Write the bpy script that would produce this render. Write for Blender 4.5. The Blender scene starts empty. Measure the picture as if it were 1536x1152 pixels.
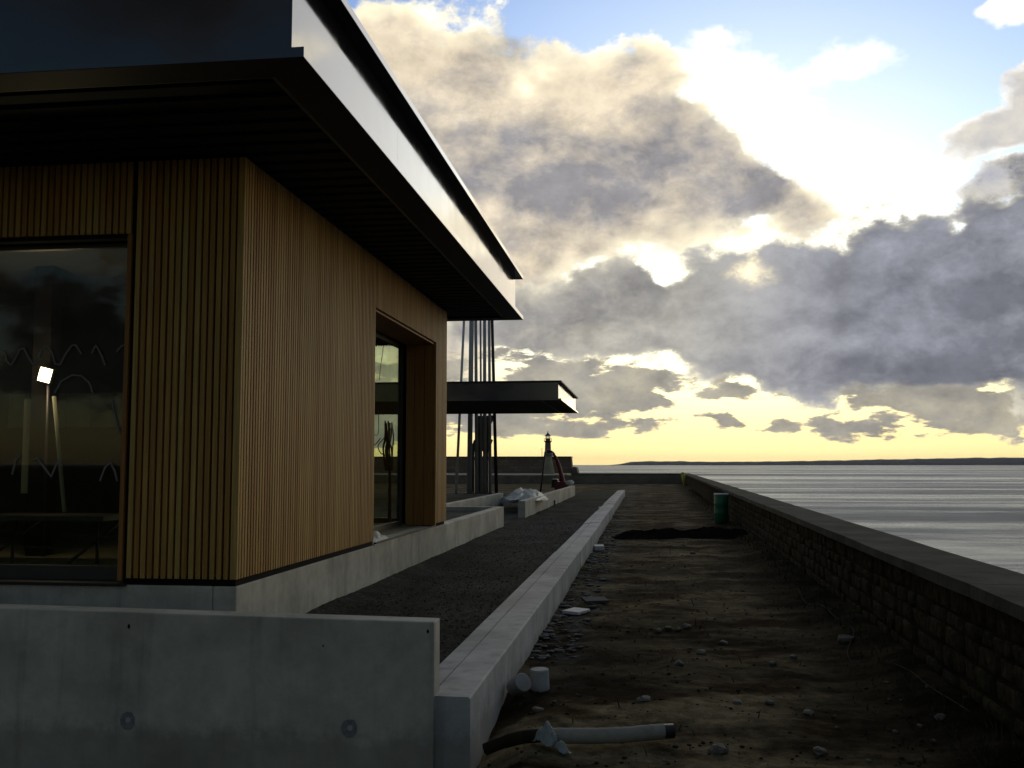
import bpy, bmesh, math, random
from mathutils import Vector, Matrix, noise
R = math.radians
random.seed(7)
scene = bpy.context.scene
COL = scene.collection

# ------------------------------------------------------------------ camera, sky, sun, exposure
cam_data = bpy.data.cameras.new("camera"); cam = bpy.data.objects.new("camera", cam_data); COL.objects.link(cam)
cam_data.lens = 35.156; cam_data.sensor_width = 36.0; cam_data.clip_end = 60000; cam_data.clip_start = 0.05
cam.location = (0, 0, 1.70)
cam.rotation_euler = (R(90 + 4.612), 0, R(7.4955))
scene.camera = cam
scene.view_settings.view_transform = 'Standard'; scene.view_settings.look = 'None'
scene.view_settings.exposure = 0.28; scene.view_settings.gamma = 1.0; scene.view_settings.use_curve_mapping = False
SUN_AZ, SUN_EL = 6.16, 10.7

SKY_A = [(-2.75, 16.64, 9.23, 5.38, -10, 1.5), (-14.67, 23.09, 4.23, 2.88, 0, 1), (-10.16, 21.15, 6.54, 3.46, 0, 1), (-4.28, 20.44, 7.31, 3.08, -8, 1), (-0.4, 19.44, 4.23, 4.04, -30, 1.3), (-7.81, 16.14, 10.77, 6.54, 0, 1.3), (-0.43, 17.29, 8.08, 4.23, -15, 2.2), (4.85, 15.61, 6.54, 2.31, -22, 1.2), (8.48, 14.2, 3.08, 1.15, -12, 0.9), (-7.03, 12.06, 4.81, 2.88, 0, 1), (-13.23, 14.97, 7.69, 11.54, 0, 1.2), (-2.78, 12.2, 2.69, 1.15, 20, 0.7), (-6.65, 9.41, 3.08, 2.31, 0, 0.8)]
SKY_V = [(4.95, 20.72, 5.38, 2.31, -8, 1.3), (9.56, 21.16, 4.04, 1.15, 0, 1), (4.15, 18.33, 4.23, 3.08, -35, 1.5), (8.86, 14.99, 3.08, 1.54, -25, 1.0), (-0.1, 11.96, 5.77, 2.31, 35, 1.2), (4.42, 12.36, 6.15, 1.92, 0, 1.2), (12.33, 13.13, 5.0, 1.73, 15, 0.9), (-4.34, 9.21, 3.46, 1.54, 0, 0.8), (19.91, 22.44, 1.46, 0.92, 0, 1.6), (-12.22, 24.61, 1.23, 0.92, -30, 1.2), (4.43, 22.94, 2.31, 0.77, 0, 0.7), (-9.39, 23.92, 1.54, 0.77, 0, 0.8)]
SKY_B = [(14.57, 8.56, 12.69, 4.42, 4, 1.5), (1.75, 8.54, 9.23, 3.0, 0, 1.3), (-3.96, 8.26, 4.62, 1.73, 0, 1), (8.71, 8.32, 8.85, 3.85, 8, 1.4), (15.57, 9.02, 8.46, 5.38, 10, 1.5), (19.74, 10.42, 6.92, 4.81, 0, 1.5), (12.95, 10.61, 5.0, 2.88, 20, 1.2), (3.64, 10.17, 4.23, 1.92, 0, 1), (16.11, 5.66, 10.38, 1.73, -3, 1.1), (-7.8, 7.89, 4.23, 1.46, 0, 0.9), (22.35, 8.18, 7.69, 6.15, 0, 1.3)]
SKY_C = [(13.08, 3.46, 2.31, 0.46, 0, 0.9), (16.05, 3.81, 7.69, 1.0, 0, 1.1), (19.78, 3.12, 6.15, 1.62, 0, 1.2), (11.69, 2.16, 3.27, 0.85, 0, 1), (17.28, 2.25, 4.23, 1.0, 0, 1), (0.95, 4.41, 4.62, 0.85, -3, 0.9), (-4.74, 5.41, 3.46, 1.15, 0, 1.0), (-2.46, 3.68, 5.0, 0.92, 0, 1.0), (4.09, 3.62, 1.92, 0.38, 0, 0.6), (-4.37, 2.39, 4.23, 0.54, 0, 0.8), (0.55, 2.53, 2.69, 0.46, 0, 0.6), (4.69, 2.05, 1.23, 0.54, 0, 0.7), (7.32, 1.91, 1.46, 0.5, 0, 0.7), (-8.57, 3.31, 5.0, 1.54, 0, 1), (8.26, 4.18, 0.92, 0.27, 0, 0.8), (-13.9, 3.67, 6.15, 2.31, 0, 1)]
SKY_R = [(19.36, 16.62, 3.65, 1.23, 0, 1.1), (18.96, 14.36, 2.88, 1.0, 0, 1), (22.17, 17.97, 3.46, 2.69, 0, 1)]
SKY_AD = [(-8.59, 16.87, 8.08, 3.27, 0, 0.8), (1.87, 17.56, 3.85, 3.27, -20, 0.9), (5.58, 15.03, 5.77, 1.73, -12, 1.0), (-3.15, 14.63, 4.62, 1.73, 0, 0.6), (-12.48, 16.81, 4.62, 5.77, 0, 1)]
SKY_AL = [(-14.47, 23.1, 4.23, 2.31, 0, 0.8), (-2.33, 20.21, 5.0, 1.46, -15, 0.9), (-7.42, 12.81, 5.77, 1.54, 0, 0.9), (2.31, 21.24, 2.31, 2.31, 0, 0.8), (-2.34, 19.15, 2.31, 0.77, 0, 0.7)]


class G:
    """small helper to write shader maths"""
    def __init__(s, tree): s.t = tree; s.n = tree.nodes; s.l = tree.links
    def put(s, sock, v):
        if v is None: return
        if isinstance(v, (int, float)): sock.default_value = v if sock.type == 'VALUE' else (v, v, v, 1) if sock.type == 'RGBA' else (v, v, v)
        elif isinstance(v, tuple): sock.default_value = tuple(v) + ((1,) if sock.type == 'RGBA' and len(v) == 3 else ())
        else: s.l.new(v, sock)
    def m(s, op, a, b=None, c=None, clamp=False):
        n = s.n.new('ShaderNodeMath'); n.operation = op; n.use_clamp = clamp
        s.put(n.inputs[0], a); s.put(n.inputs[1], b); s.put(n.inputs[2], c); return n.outputs[0]
    def v(s, op, a, b=None, out=0, scale=None):
        n = s.n.new('ShaderNodeVectorMath'); n.operation = op
        s.put(n.inputs[0], a); s.put(n.inputs[1], b)
        if scale is not None: s.put(n.inputs['Scale'], scale)
        return n.outputs[out]
    def mix(s, f, a, b, mode='MIX'):
        n = s.n.new('ShaderNodeMix'); n.data_type = 'RGBA'; n.blend_type = mode; n.clamp_factor = True
        s.put(n.inputs[0], f); s.put(n.inputs[6], a); s.put(n.inputs[7], b); return n.outputs[2]
    def ss(s, x, lo, hi, a=0.0, b=1.0, kind='SMOOTHSTEP'):
        n = s.n.new('ShaderNodeMapRange'); n.interpolation_type = kind
        s.put(n.inputs[0], x); s.put(n.inputs[1], lo); s.put(n.inputs[2], hi); s.put(n.inputs[3], a); s.put(n.inputs[4], b); return n.outputs[0]
    def noise(s, vec, scale, detail=5, rough=.55, dist=0.0, lac=2.0):
        n = s.n.new('ShaderNodeTexNoise'); n.inputs['Scale'].default_value = scale; n.inputs['Detail'].default_value = detail
        n.inputs['Roughness'].default_value = rough; n.inputs['Distortion'].default_value = dist; n.inputs['Lacunarity'].default_value = lac
        s.put(n.inputs['Vector'], vec); return n.outputs['Fac']
    def comb(s, x, y, z):
        n = s.n.new('ShaderNodeCombineXYZ'); s.put(n.inputs[0], x); s.put(n.inputs[1], y); s.put(n.inputs[2], z); return n.outputs[0]
    def mapping(s, vec, loc=(0,0,0), rot=(0,0,0), sc=(1,1,1), kind='POINT'):
        n = s.n.new('ShaderNodeMapping'); n.vector_type = kind; s.put(n.inputs[0], vec)
        n.inputs['Location'].default_value = loc; n.inputs['Rotation'].default_value = rot; n.inputs['Scale'].default_value = sc; return n.outputs[0]

def build_world():
    w = bpy.data.worlds.new("World"); w.cycles.sampling_method = 'MANUAL'; w.cycles.sample_map_resolution = 512; scene.world = w; w.use_nodes = True
    nt = w.node_tree; nt.nodes.clear(); g = G(nt)
    out = nt.nodes.new('ShaderNodeOutputWorld'); bg = nt.nodes.new('ShaderNodeBackground')
    nt.links.new(bg.outputs[0], out.inputs[0]); bg.inputs['Strength'].default_value = 0.1
    sky = nt.nodes.new('ShaderNodeTexSky'); sky.sky_type = 'NISHITA'; sky.sun_disc = False
    sky.sun_elevation = R(SUN_EL); sky.sun_rotation = R(SUN_AZ); sky.air_density = 1.0; sky.dust_density = 1.2; sky.ozone_density = 1.5
    tc = nt.nodes.new('ShaderNodeTexCoord'); d = g.v('NORMALIZE', tc.outputs['Generated'])
    sep = nt.nodes.new('ShaderNodeSeparateXYZ'); nt.links.new(d, sep.inputs[0]); dx, dy, dz = sep.outputs
    az = g.m('MULTIPLY', g.m('ARCTAN2', dx, dy), 57.2958)
    el = g.m('MULTIPLY', g.m('ARCSINE', dz), 57.2958)
    sd = (math.sin(R(SUN_AZ))*math.cos(R(SUN_EL)), math.cos(R(SUN_AZ))*math.cos(R(SUN_EL)), math.sin(R(SUN_EL)))
    cs = g.v('DOT_PRODUCT', d, sd, out=1)
    ang = g.m('MULTIPLY', g.m('ARCCOSINE', g.m('MINIMUM', cs, 1.0)), 57.2958)
    P = g.comb(az, el, 0.0)
    # seamless direction based noise; flattened vertically
    dn = g.v('MULTIPLY', d, (1, 1, 1.45))
    warp = nt.nodes.new('ShaderNodeTexNoise'); warp.inputs['Scale'].default_value = 9; warp.inputs['Detail'].default_value = 4; nt.links.new(dn, warp.inputs['Vector'])
    wv = g.v('SUBTRACT', warp.outputs['Color'], (.5, .5, .5))
    dw = g.v('ADD', dn, g.v('SCALE', wv, scale=0.045))
    n1 = g.noise(dw, 8.5, 8, .64)
    n1b = g.noise(g.v('ADD', dw, (-.012 + .03*sd[0]*0, 0, .022)), 8.5, 6, .56)
    n2 = g.noise(g.v('ADD', dw, (3.1, 1.7, 5.2)), 5.0, 6, .55)
    n3 = g.noise(g.v('ADD', dn, (7.1, 3.3, 1.2)), 26.0, 6, .66)
    relief = g.m('MULTIPLY', g.m('SUBTRACT', n1, n1b), 3.0)
    # warp blob coordinates a little too
    Pw = g.v('ADD', P, g.v('SCALE', wv, scale=3.4))
    def union(blobs, soft=.25):
        acc = None
        for (a, e, rx, ry, rot, wt) in blobs:
            q = g.mapping(Pw, (a, e, 0), (0, 0, R(rot)), (rx, ry, 1), 'TEXTURE')
            r = g.v('LENGTH', q, out=1)
            val = g.m('MULTIPLY', g.m('SUBTRACT', 1.0, r), wt)
            acc = val if acc is None else g.m('SMOOTH_MAX', acc, val, soft)
        return g.m('MAXIMUM', acc, -1.5)
    nn = g.m('SUBTRACT', g.m('ADD', g.m('MULTIPLY', n1, .75), g.m('MULTIPLY', n3, .25)), .5)
    ff = g.v('MULTIPLY', dn, (1, 1, 2.2))
    nf = g.m('SUBTRACT', g.noise(g.v('ADD', ff, g.v('SCALE', wv, scale=.02)), 17.0, 8, .62), .5)
    nn = g.m('MAXIMUM', nn, -.24)
    def dens(blobs, amp=1.6, soft=.25):
        u = union(blobs, soft); return g.m('ADD', u, g.m('MULTIPLY', nn, g.ss(u, .15, .55, amp, amp*.3)))

    # ---- clear air: physical sky, plus the warm low band and the glare round the veiled sun
    base = g.mix(1.0, sky.outputs[0], (.60,.84,1.30), 'MULTIPLY')
    base = g.v('SCALE', base, scale=g.ss(ang, 2, 22, .60, 1.0))
    K = 10.0
    def c(r, gg, b): return (r*K, gg*K, b*K)
    fwd = g.ss(cs, -.5, .8, .16, 1.0)
    low = g.m('MULTIPLY', g.ss(el, 15.0, 1.0), fwd)
    base = g.mix(g.m('MULTIPLY', low, .93), base, c(1.02, .86, .42))
    hz = g.m('MULTIPLY', g.ss(el, 4.5, 0.0), fwd)
    base = g.mix(g.m('MULTIPLY', hz, .8), base, c(1.12, .88, .38))
    glare = g.m('EXPONENT', g.m('MULTIPLY', ang, -.19))
    col = g.mix(g.m('MULTIPLY', glare, 1.0, clamp=True), base, c(.42, .40, .32), 'ADD')
    # ---- thin bright veil
    DV = dens(SKY_V, 2.8, .2)
    av = g.m('MULTIPLY', g.ss(DV, -.12, .5), .97)
    col = g.mix(av, col, c(1.22, 1.17, .98))
    # ---- grey cloud lit from behind
    def shade(D, rim, mid, dark, t, w0=.02, w1=.30):
        k = g.mix(g.ss(D, w0, w1), rim, mid)
        return g.mix(t, k, dark)
    DA = dens(SKY_A, 2.3)
    ud = union(SKY_AD); ul = union(SKY_AL)
    tA = g.m('ADD', g.m('MULTIPLY', g.m('SUBTRACT', n2, .5), 2.4), .42)
    tA = g.m('ADD', tA, g.ss(ud, -.9, .9, 0, .5)); tA = g.m('SUBTRACT', tA, g.ss(ul, -.8, .8, 0, .7))
    tA = g.m('SUBTRACT', tA, relief, clamp=True)
    cA = shade(DA, c(1.25, 1.12, .78), c(.70, .60, .45), c(.285, .275, .285), tA, .0, .5)
    grain = g.ss(g.m('ADD', nn, g.m('MULTIPLY', g.m('SUBTRACT', n3, .5), .7)), -.22, .22, .82, 1.22, 'LINEAR')
    cA = g.v('SCALE', cA, scale=grain)
    col = g.mix(g.ss(DA, -.05, .22), col, cA)
    DR = dens(SKY_R, 2.6)
    cR = shade(DR, c(1.05, 1.03, .95), c(.66, .62, .55), c(.33, .35, .42), g.m('ADD', g.m('SUBTRACT', .25, relief), g.m('SUBTRACT', n2, .5), clamp=True), .05, .4)
    col = g.mix(g.ss(DR, -.02, .16), col, cR)
    # ---- low bank near the horizon
    DC = g.m('ADD', union(SKY_C, .12), g.m('MULTIPLY', nf, 3.0))
    tC = g.m('SUBTRACT', g.m('ADD', .55, g.m('MULTIPLY', g.m('SUBTRACT', n2, .5), 1.2)), relief, clamp=True)
    cC = shade(DC, c(1.0, .82, .48), c(.46, .42, .32), c(.26, .25, .235), tC, .0, .25)
    cC = g.v('SCALE', cC, scale=grain)
    col = g.mix(g.ss(DC, -.04, .16), col, cC)
    # ---- big dark bank
    DB = dens(SKY_B, 2.6)
    tB = g.m('SUBTRACT', g.m('ADD', .62, g.m('MULTIPLY', g.m('SUBTRACT', n2, .5), 1.8)), g.m('MULTIPLY', relief, 1.25), clamp=True)
    tB = g.m('SUBTRACT', tB, g.ss(g.m('ADD', ang, g.m('MULTIPLY', nn, 8.0)), 6.5, 0.0, 0.0, 1.0), clamp=True)
    dB = g.mix(g.ss(az, -6, 14), c(.27, .26, .25), c(.150, .155, .185))
    mB = g.mix(g.ss(az, -6, 14), c(.46, .43, .36), c(.27, .28, .32))
    cB = shade(DB, c(.95, .88, .66), mB, dB, tB, -.02, .30)
    cB = g.v('SCALE', cB, scale=g.ss(grain, .82, 1.22, .80, 1.24, 'LINEAR'))
    col = g.mix(g.ss(DB, -.05, .17), col, cB)
    # the sun's own spot burning through the bank
    spot = g.ss(g.m('ADD', ang, g.m('MULTIPLY', nn, 9.0)), 2.2, -.3)
    col = g.mix(g.m('MULTIPLY', spot, spot), col, c(1.9, 1.6, .95))
    # ---- the rest of the dome carries the same broken cloud, dimmer away from the sun
    inside = g.m('MULTIPLY', g.ss(g.m('ABSOLUTE', g.m('ADD', az, 0.0)), 27.0, 20.0), g.ss(el, 32.0, 25.0))
    DG = g.m('ADD', g.m('MULTIPLY', g.m('SUBTRACT', n2, .5), 2.4), g.m('ADD', g.m('MULTIPLY', nn, 1.1), -.06))
    litf = g.ss(cs, -.85, .75, .16, 1.0)
    tG = g.m('SUBTRACT', g.m('ADD', .6, g.m('MULTIPLY', nn, 1.5)), relief, clamp=True)
    cG = shade(DG, c(.95, .90, .78), c(.48, .46, .42), c(.20, .20, .21), tG, .0, .3)
    cG = g.v('SCALE', cG, scale=litf)
    gen = g.mix(g.ss(DG, -.02, .14), g.v('SCALE', g.mix(1.0, base, (1.28, 1.0, .68), 'MULTIPLY'), scale=g.ss(cs, -.7, .75, .55, 1.0)), cG)
    col = g.mix(inside, gen, col)
    nt.links.new(col, bg.inputs['Color'])
    return w
build_world()

sun_data = bpy.data.lights.new("sun", 'SUN'); sun_data.energy = 0.5; sun_data.angle = R(45); sun_data.color = (1.0, .86, .62)
sun = bpy.data.objects.new("sun", sun_data); COL.objects.link(sun)
sun.rotation_euler = (R(90 - SUN_EL), 0, R(180 - SUN_AZ)); sun.location = (30, 200, 40)

# ------------------------------------------------------------------ helpers
def put_obj(name, mesh, parent=None, kind=None):
    o = bpy.data.objects.new(name, mesh); COL.objects.link(o)
    if parent is not None: o.parent = parent
    if kind: o['kind'] = kind
    return o
def tag(o, label=None, cat=None, group=None):
    if label: o['label'] = label
    if cat: o['category'] = cat
    if group: o['group'] = group
    return o
def empty(name, loc, label, cat, group=None):
    o = bpy.data.objects.new(name, None); COL.objects.link(o); o.location = loc; o.empty_display_size = .2
    return tag(o, label, cat, group)
class MB:
    """collects shapes; build() links them as ONE mesh"""
    def __init__(s): s.bm = bmesh.new()
    def box(s, x0, x1, y0, y1, z0, z1, bevel=0.0, rot=None, piv=None):
        b = bmesh.new()
        bmesh.ops.create_cube(b, size=1)
        for v in b.verts: v.co = Vector((x0 + (v.co.x+.5)*(x1-x0), y0 + (v.co.y+.5)*(y1-y0), z0 + (v.co.z+.5)*(z1-z0)))
        if bevel > 0: bmesh.ops.bevel(b, geom=b.edges[:], offset=bevel, segments=2, profile=.5, affect='EDGES')
        if rot is not None:
            p = Vector(piv) if piv else Vector(((x0+x1)/2, (y0+y1)/2, (z0+z1)/2))
            M = Matrix.Translation(p) @ rot.to_4x4() @ Matrix.Translation(-p)
            for v in b.verts: v.co = M @ v.co
        s.add(b); return s
    def add(s, b):
        me = bpy.data.meshes.new('tmp'); b.to_mesh(me); b.free(); s.bm.from_mesh(me); bpy.data.meshes.remove(me)
    def poly(s, pts, faces):
        vs = [s.bm.verts.new(p) for p in pts]
        for f in faces: s.bm.faces.new([vs[i] for i in f])
        return s
    def tube(s, pts, r, n=8, cap=True):
        pts = [Vector(p) for p in pts]; rings = []
        rr = r if isinstance(r, (list, tuple)) else [r]*len(pts)
        for i, p in enumerate(pts):
            t = (pts[min(i+1, len(pts)-1)] - pts[max(i-1, 0)]).normalized()
            a = t.cross(Vector((0, 0, 1)) if abs(t.z) < .9 else Vector((0, 1, 0))).normalized(); b = t.cross(a)
            rings.append([s.bm.verts.new(p + (a*math.cos(k*2*math.pi/n) + b*math.sin(k*2*math.pi/n))*rr[i]) for k in range(n)])
        for i in range(len(rings)-1):
            for k in range(n):
                f = s.bm.faces.new((rings[i][k], rings[i][(k+1) % n], rings[i+1][(k+1) % n], rings[i+1][k])); f.smooth = True
        if cap: s.bm.faces.new(rings[0]); s.bm.faces.new(rings[-1][::-1])
        return s
    def lathe(s, prof, loc=(0,0,0), n=20):
        loc = Vector(loc); rings = []
        for (r, z) in prof: rings.append([s.bm.verts.new(loc + Vector((max(r, 1e-4)*math.cos(k*2*math.pi/n), max(r, 1e-4)*math.sin(k*2*math.pi/n), z))) for k in range(n)])
        for i in range(len(rings)-1):
            for k in range(n): s.bm.faces.new((rings[i][k], rings[i][(k+1) % n], rings[i+1][(k+1) % n], rings[i+1][k]))
        s.bm.faces.new(rings[0][::-1]); s.bm.faces.new(rings[-1]); return s
    def prism(s, prof, y0, y1):
        """profile of (x, z) points pushed from y0 to y1"""
        a = [s.bm.verts.new((x, y0, z)) for x, z in prof]; b = [s.bm.verts.new((x, y1, z)) for x, z in prof]; n = len(prof)
        for i in range(n): s.bm.faces.new((a[i], a[(i+1) % n], b[(i+1) % n], b[i]))
        s.bm.faces.new(a[::-1]); s.bm.faces.new(b); return s
    def mesh(s, name, mat, smooth=False):
        bmesh.ops.recalc_face_normals(s.bm, faces=s.bm.faces[:])
        me = bpy.data.meshes.new(name); s.bm.to_mesh(me); s.bm.free(); me.materials.append(mat)
        if smooth:
            for p in me.polygons: p.use_smooth = True
        return me
    def build(s, name, mat, parent=None, kind=None, smooth=False):
        return put_obj(name, s.mesh(name, mat, smooth), parent, kind)
def BX(name, mat, parent, *a, bevel=0.0, kind=None): return MB().box(*a, bevel=bevel).build(name, mat, parent, kind)

def rock_bm(r, seed, squash=.7, sub=1, rough=.35):
    b = bmesh.new(); bmesh.ops.create_icosphere(b, subdivisions=sub, radius=r)
    o = Vector((seed*3.7, seed*1.3, 0))
    for v in b.verts:
        v.co *= 1 + rough*noise.noise(v.co/r*1.1 + o) ; v.co.z *= squash
    return b

# ------------------------------------------------------------------ materials
def mat(name, base, rough=.8, metal=0.0, var=.25, vscale=3.0, bump=.0, bscale=40.0, bdist=.01, spec=.5, fn=None, rnd=0.0):
    m = bpy.data.materials.new(name); m.use_nodes = True; nt = m.node_tree; g = G(nt)
    p = nt.nodes['Principled BSDF']; p.inputs['Roughness'].default_value = rough; p.inputs['Metallic'].default_value = metal
    p.inputs['Specular IOR Level'].default_value = spec
    geo = nt.nodes.new('ShaderNodeNewGeometry'); pos = geo.outputs['Position']
    col = tuple(base)
    n1 = g.noise(pos, vscale, 6, .6)
    c = g.v('SCALE', (base[0], base[1], base[2]), scale=g.ss(n1, .25, .75, 1-var, 1+var, 'LINEAR'))
    if rnd:
        oi = nt.nodes.new('ShaderNodeObjectInfo'); c = g.v('SCALE', c, scale=g.ss(oi.outputs['Random'], 0, 1, 1-rnd, 1+rnd, 'LINEAR'))
    if bump:
        nb = g.noise(pos, bscale, 6, .62)
        b = nt.nodes.new('ShaderNodeBump'); b.inputs['Strength'].default_value = bump; b.inputs['Distance'].default_value = bdist
        nt.links.new(nb, b.inputs['Height']); nt.links.new(b.outputs[0], p.inputs['Normal'])
    if fn: c = fn(g, nt, p, pos, c)
    nt.links.new(c, p.inputs['Base Color'])
    return m
def concrete_fn(g, nt, p, pos, c):
    # shuttering clouds, small pores, damp foot
    n = g.noise(pos, 1.1, 4, .5); c = g.v('SCALE', c, scale=g.ss(n, .3, .7, .78, 1.14))
    n9 = g.noise(pos, 4.5, 7, .7); c = g.v('SCALE', c, scale=g.ss(n9, .32, .68, .86, 1.10))
    vo = nt.nodes.new('ShaderNodeTexVoronoi'); vo.inputs['Scale'].default_value = 26; vo.inputs['Randomness'].default_value = 1; nt.links.new(pos, vo.inputs['Vector'])
    pore = g.ss(vo.outputs['Distance'], .05, .09, 1, 0); gate = g.ss(g.noise(pos, 6.0, 2), .55, .62)
    c = g.mix(g.m('MULTIPLY', g.m('MULTIPLY', pore, gate), .55), c, (.05, .05, .05))
    st = g.mapping(pos, sc=(5, 5, .35)); sn = g.noise(st, 1.2, 5, .6)
    c = g.v('SCALE', c, scale=g.ss(sn, .50, .75, 1.0, .70))
    sp = nt.nodes.new('ShaderNodeSeparateXYZ'); nt.links.new(pos, sp.inputs[0])
    mud = g.m('MULTIPLY', g.ss(g.m('ADD', sp.outputs[2], g.m('MULTIPLY', g.m('SUBTRACT', n9, .5), .35)), .13, .0), .5)
    return g.mix(mud, c, (.20, .18, .14))
def wood_fn(g, nt, p, pos, c):
    gr = g.noise(g.mapping(pos, sc=(60, 60, 1.6)), 1.0, 5, .6)
    c = g.v('SCALE', c, scale=g.ss(gr, .3, .7, .78, 1.18))
    oi = nt.nodes.new('ShaderNodeObjectInfo')
    t = g.mix(oi.outputs['Random'], (1.10, .95, .78), (.92, 1.05, 1.2))
    return g.mix(1.0, c, t, 'MULTIPLY')
M = {}
M['concrete'] = mat('concrete', (.44, .42, .35), .85, bump=.35, bscale=60, bdist=.004, var=.10, vscale=2.2, fn=concrete_fn)
M['kerb'] = mat('kerb concrete', (.42, .415, .40), .85, bump=.5, bscale=50, bdist=.006, var=.12, vscale=3, fn=concrete_fn)
M['old_concrete'] = mat('old concrete', (.13, .125, .10), .9, bump=.6, bscale=18, bdist=.02, var=.25, vscale=1.5)
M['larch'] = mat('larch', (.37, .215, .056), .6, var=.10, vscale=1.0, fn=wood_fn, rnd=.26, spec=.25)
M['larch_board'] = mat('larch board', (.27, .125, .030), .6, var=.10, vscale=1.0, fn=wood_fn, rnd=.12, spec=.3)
M['membrane'] = mat('black membrane', (.008, .007, .007), .9, spec=.1)
def panel_fn(g, nt, p, pos, c):
    nt.links.new(g.ss(g.noise(pos, 1.6, 5, .6), .3, .7, .06, .14), p.inputs['Roughness'])
    b = nt.nodes.new('ShaderNodeBump'); b.inputs['Strength'].default_value = .06; b.inputs['Distance'].default_value = .02
    nt.links.new(g.noise(g.mapping(pos, sc=(1, 1, .5)), 1.3, 2, .5), b.inputs['Height']); nt.links.new(b.outputs[0], p.inputs['Normal'])
    return c
M['zinc'] = mat('dark coated metal panel', (.018, .018, .026), .12, metal=0, var=.05, fn=panel_fn); M['zinc'].node_tree.nodes['Principled BSDF'].inputs['IOR'].default_value = 1.7
M['dark_metal'] = mat('dark metal flashing', (.018, .017, .019), .6, metal=.3, var=.1)
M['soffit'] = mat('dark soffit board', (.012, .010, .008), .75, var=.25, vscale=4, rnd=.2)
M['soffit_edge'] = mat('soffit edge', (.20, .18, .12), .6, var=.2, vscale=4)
M['frame'] = mat('dark window frame', (.02, .02, .018), .5)
M['steel'] = mat('galvanised steel', (.36, .38, .39), .42, metal=.15, var=.15, vscale=2)
M['pale_steel'] = mat('pale galvanised steel', (.62, .65, .68), .5, metal=.1)
M['dark_steel'] = mat('dark steel', (.035, .03, .035), .5, metal=.2)
M['plaster'] = mat('plasterboard', (.34, .33, .25), .9, var=.15)
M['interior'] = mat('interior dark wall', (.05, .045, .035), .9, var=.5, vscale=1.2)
M['screed'] = mat('screed', (.14, .12, .06), .9, var=.4, vscale=1.5)
M['chalk'] = mat('white marker', (.20, .21, .19), .9)
M['white'] = mat('dirty white', (.62, .62, .60), .8, var=.15, vscale=6)
M['green'] = mat('green plastic', (.006, .12, .05), .45, var=.15)
M['yellow'] = mat('yellow paint', (.42, .38, .03), .6)
M['red'] = mat('dark red paint', (.13, .012, .016), .5, var=.25)
M['black'] = mat('black plastic', (.012, .012, .014), .5)
M['sleeve'] = mat('geotextile sleeve', (.30, .28, .23), .95, bump=.8, bscale=120, bdist=.006, var=.2, vscale=12)
M['stone'] = mat('pale stone', (.15, .135, .105), .9, bump=.4, bscale=60, bdist=.006, var=.3, vscale=14, rnd=.35)
def glass(name, tint, thick_rough=.0):
    m = bpy.data.materials.new(name); m.use_nodes = True; nt = m.node_tree; nt.nodes.clear()
    o = nt.nodes.new('ShaderNodeOutputMaterial'); mx = nt.nodes.new('ShaderNodeMixShader'); tr = nt.nodes.new('ShaderNodeBsdfTransparent'); gl = nt.nodes.new('ShaderNodeBsdfGlossy')
    fr = nt.nodes.new('ShaderNodeFresnel'); gg = G(nt); ge = nt.nodes.new('ShaderNodeNewGeometry'); nt.links.new(gg.ss(ge.outputs['Backfacing'], 0, 1, 1.40, 1/1.40, 'LINEAR'), fr.inputs[0])
    tr.inputs[0].default_value = tint + (1,); gl.inputs['Roughness'].default_value = thick_rough
    nt.links.new(fr.outputs[0], mx.inputs[0]); nt.links.new(tr.outputs[0], mx.inputs[1]); nt.links.new(gl.outputs[0], mx.inputs[2]); nt.links.new(mx.outputs[0], o.inputs[0]); return m
M['glass'] = glass('tinted glass', (.88, .92, .83))
M['rear_glass'] = glass('rear glass', (.90, .93, .86))
def plastic_mat():
    m = mat('crumpled polythene', (.30, .34, .33), .5, var=.15, bump=.6, bscale=14, bdist=.03)
    p = m.node_tree.nodes['Principled BSDF']; p.inputs['Alpha'].default_value = .8; return m
M['polythene'] = plastic_mat()

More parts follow.
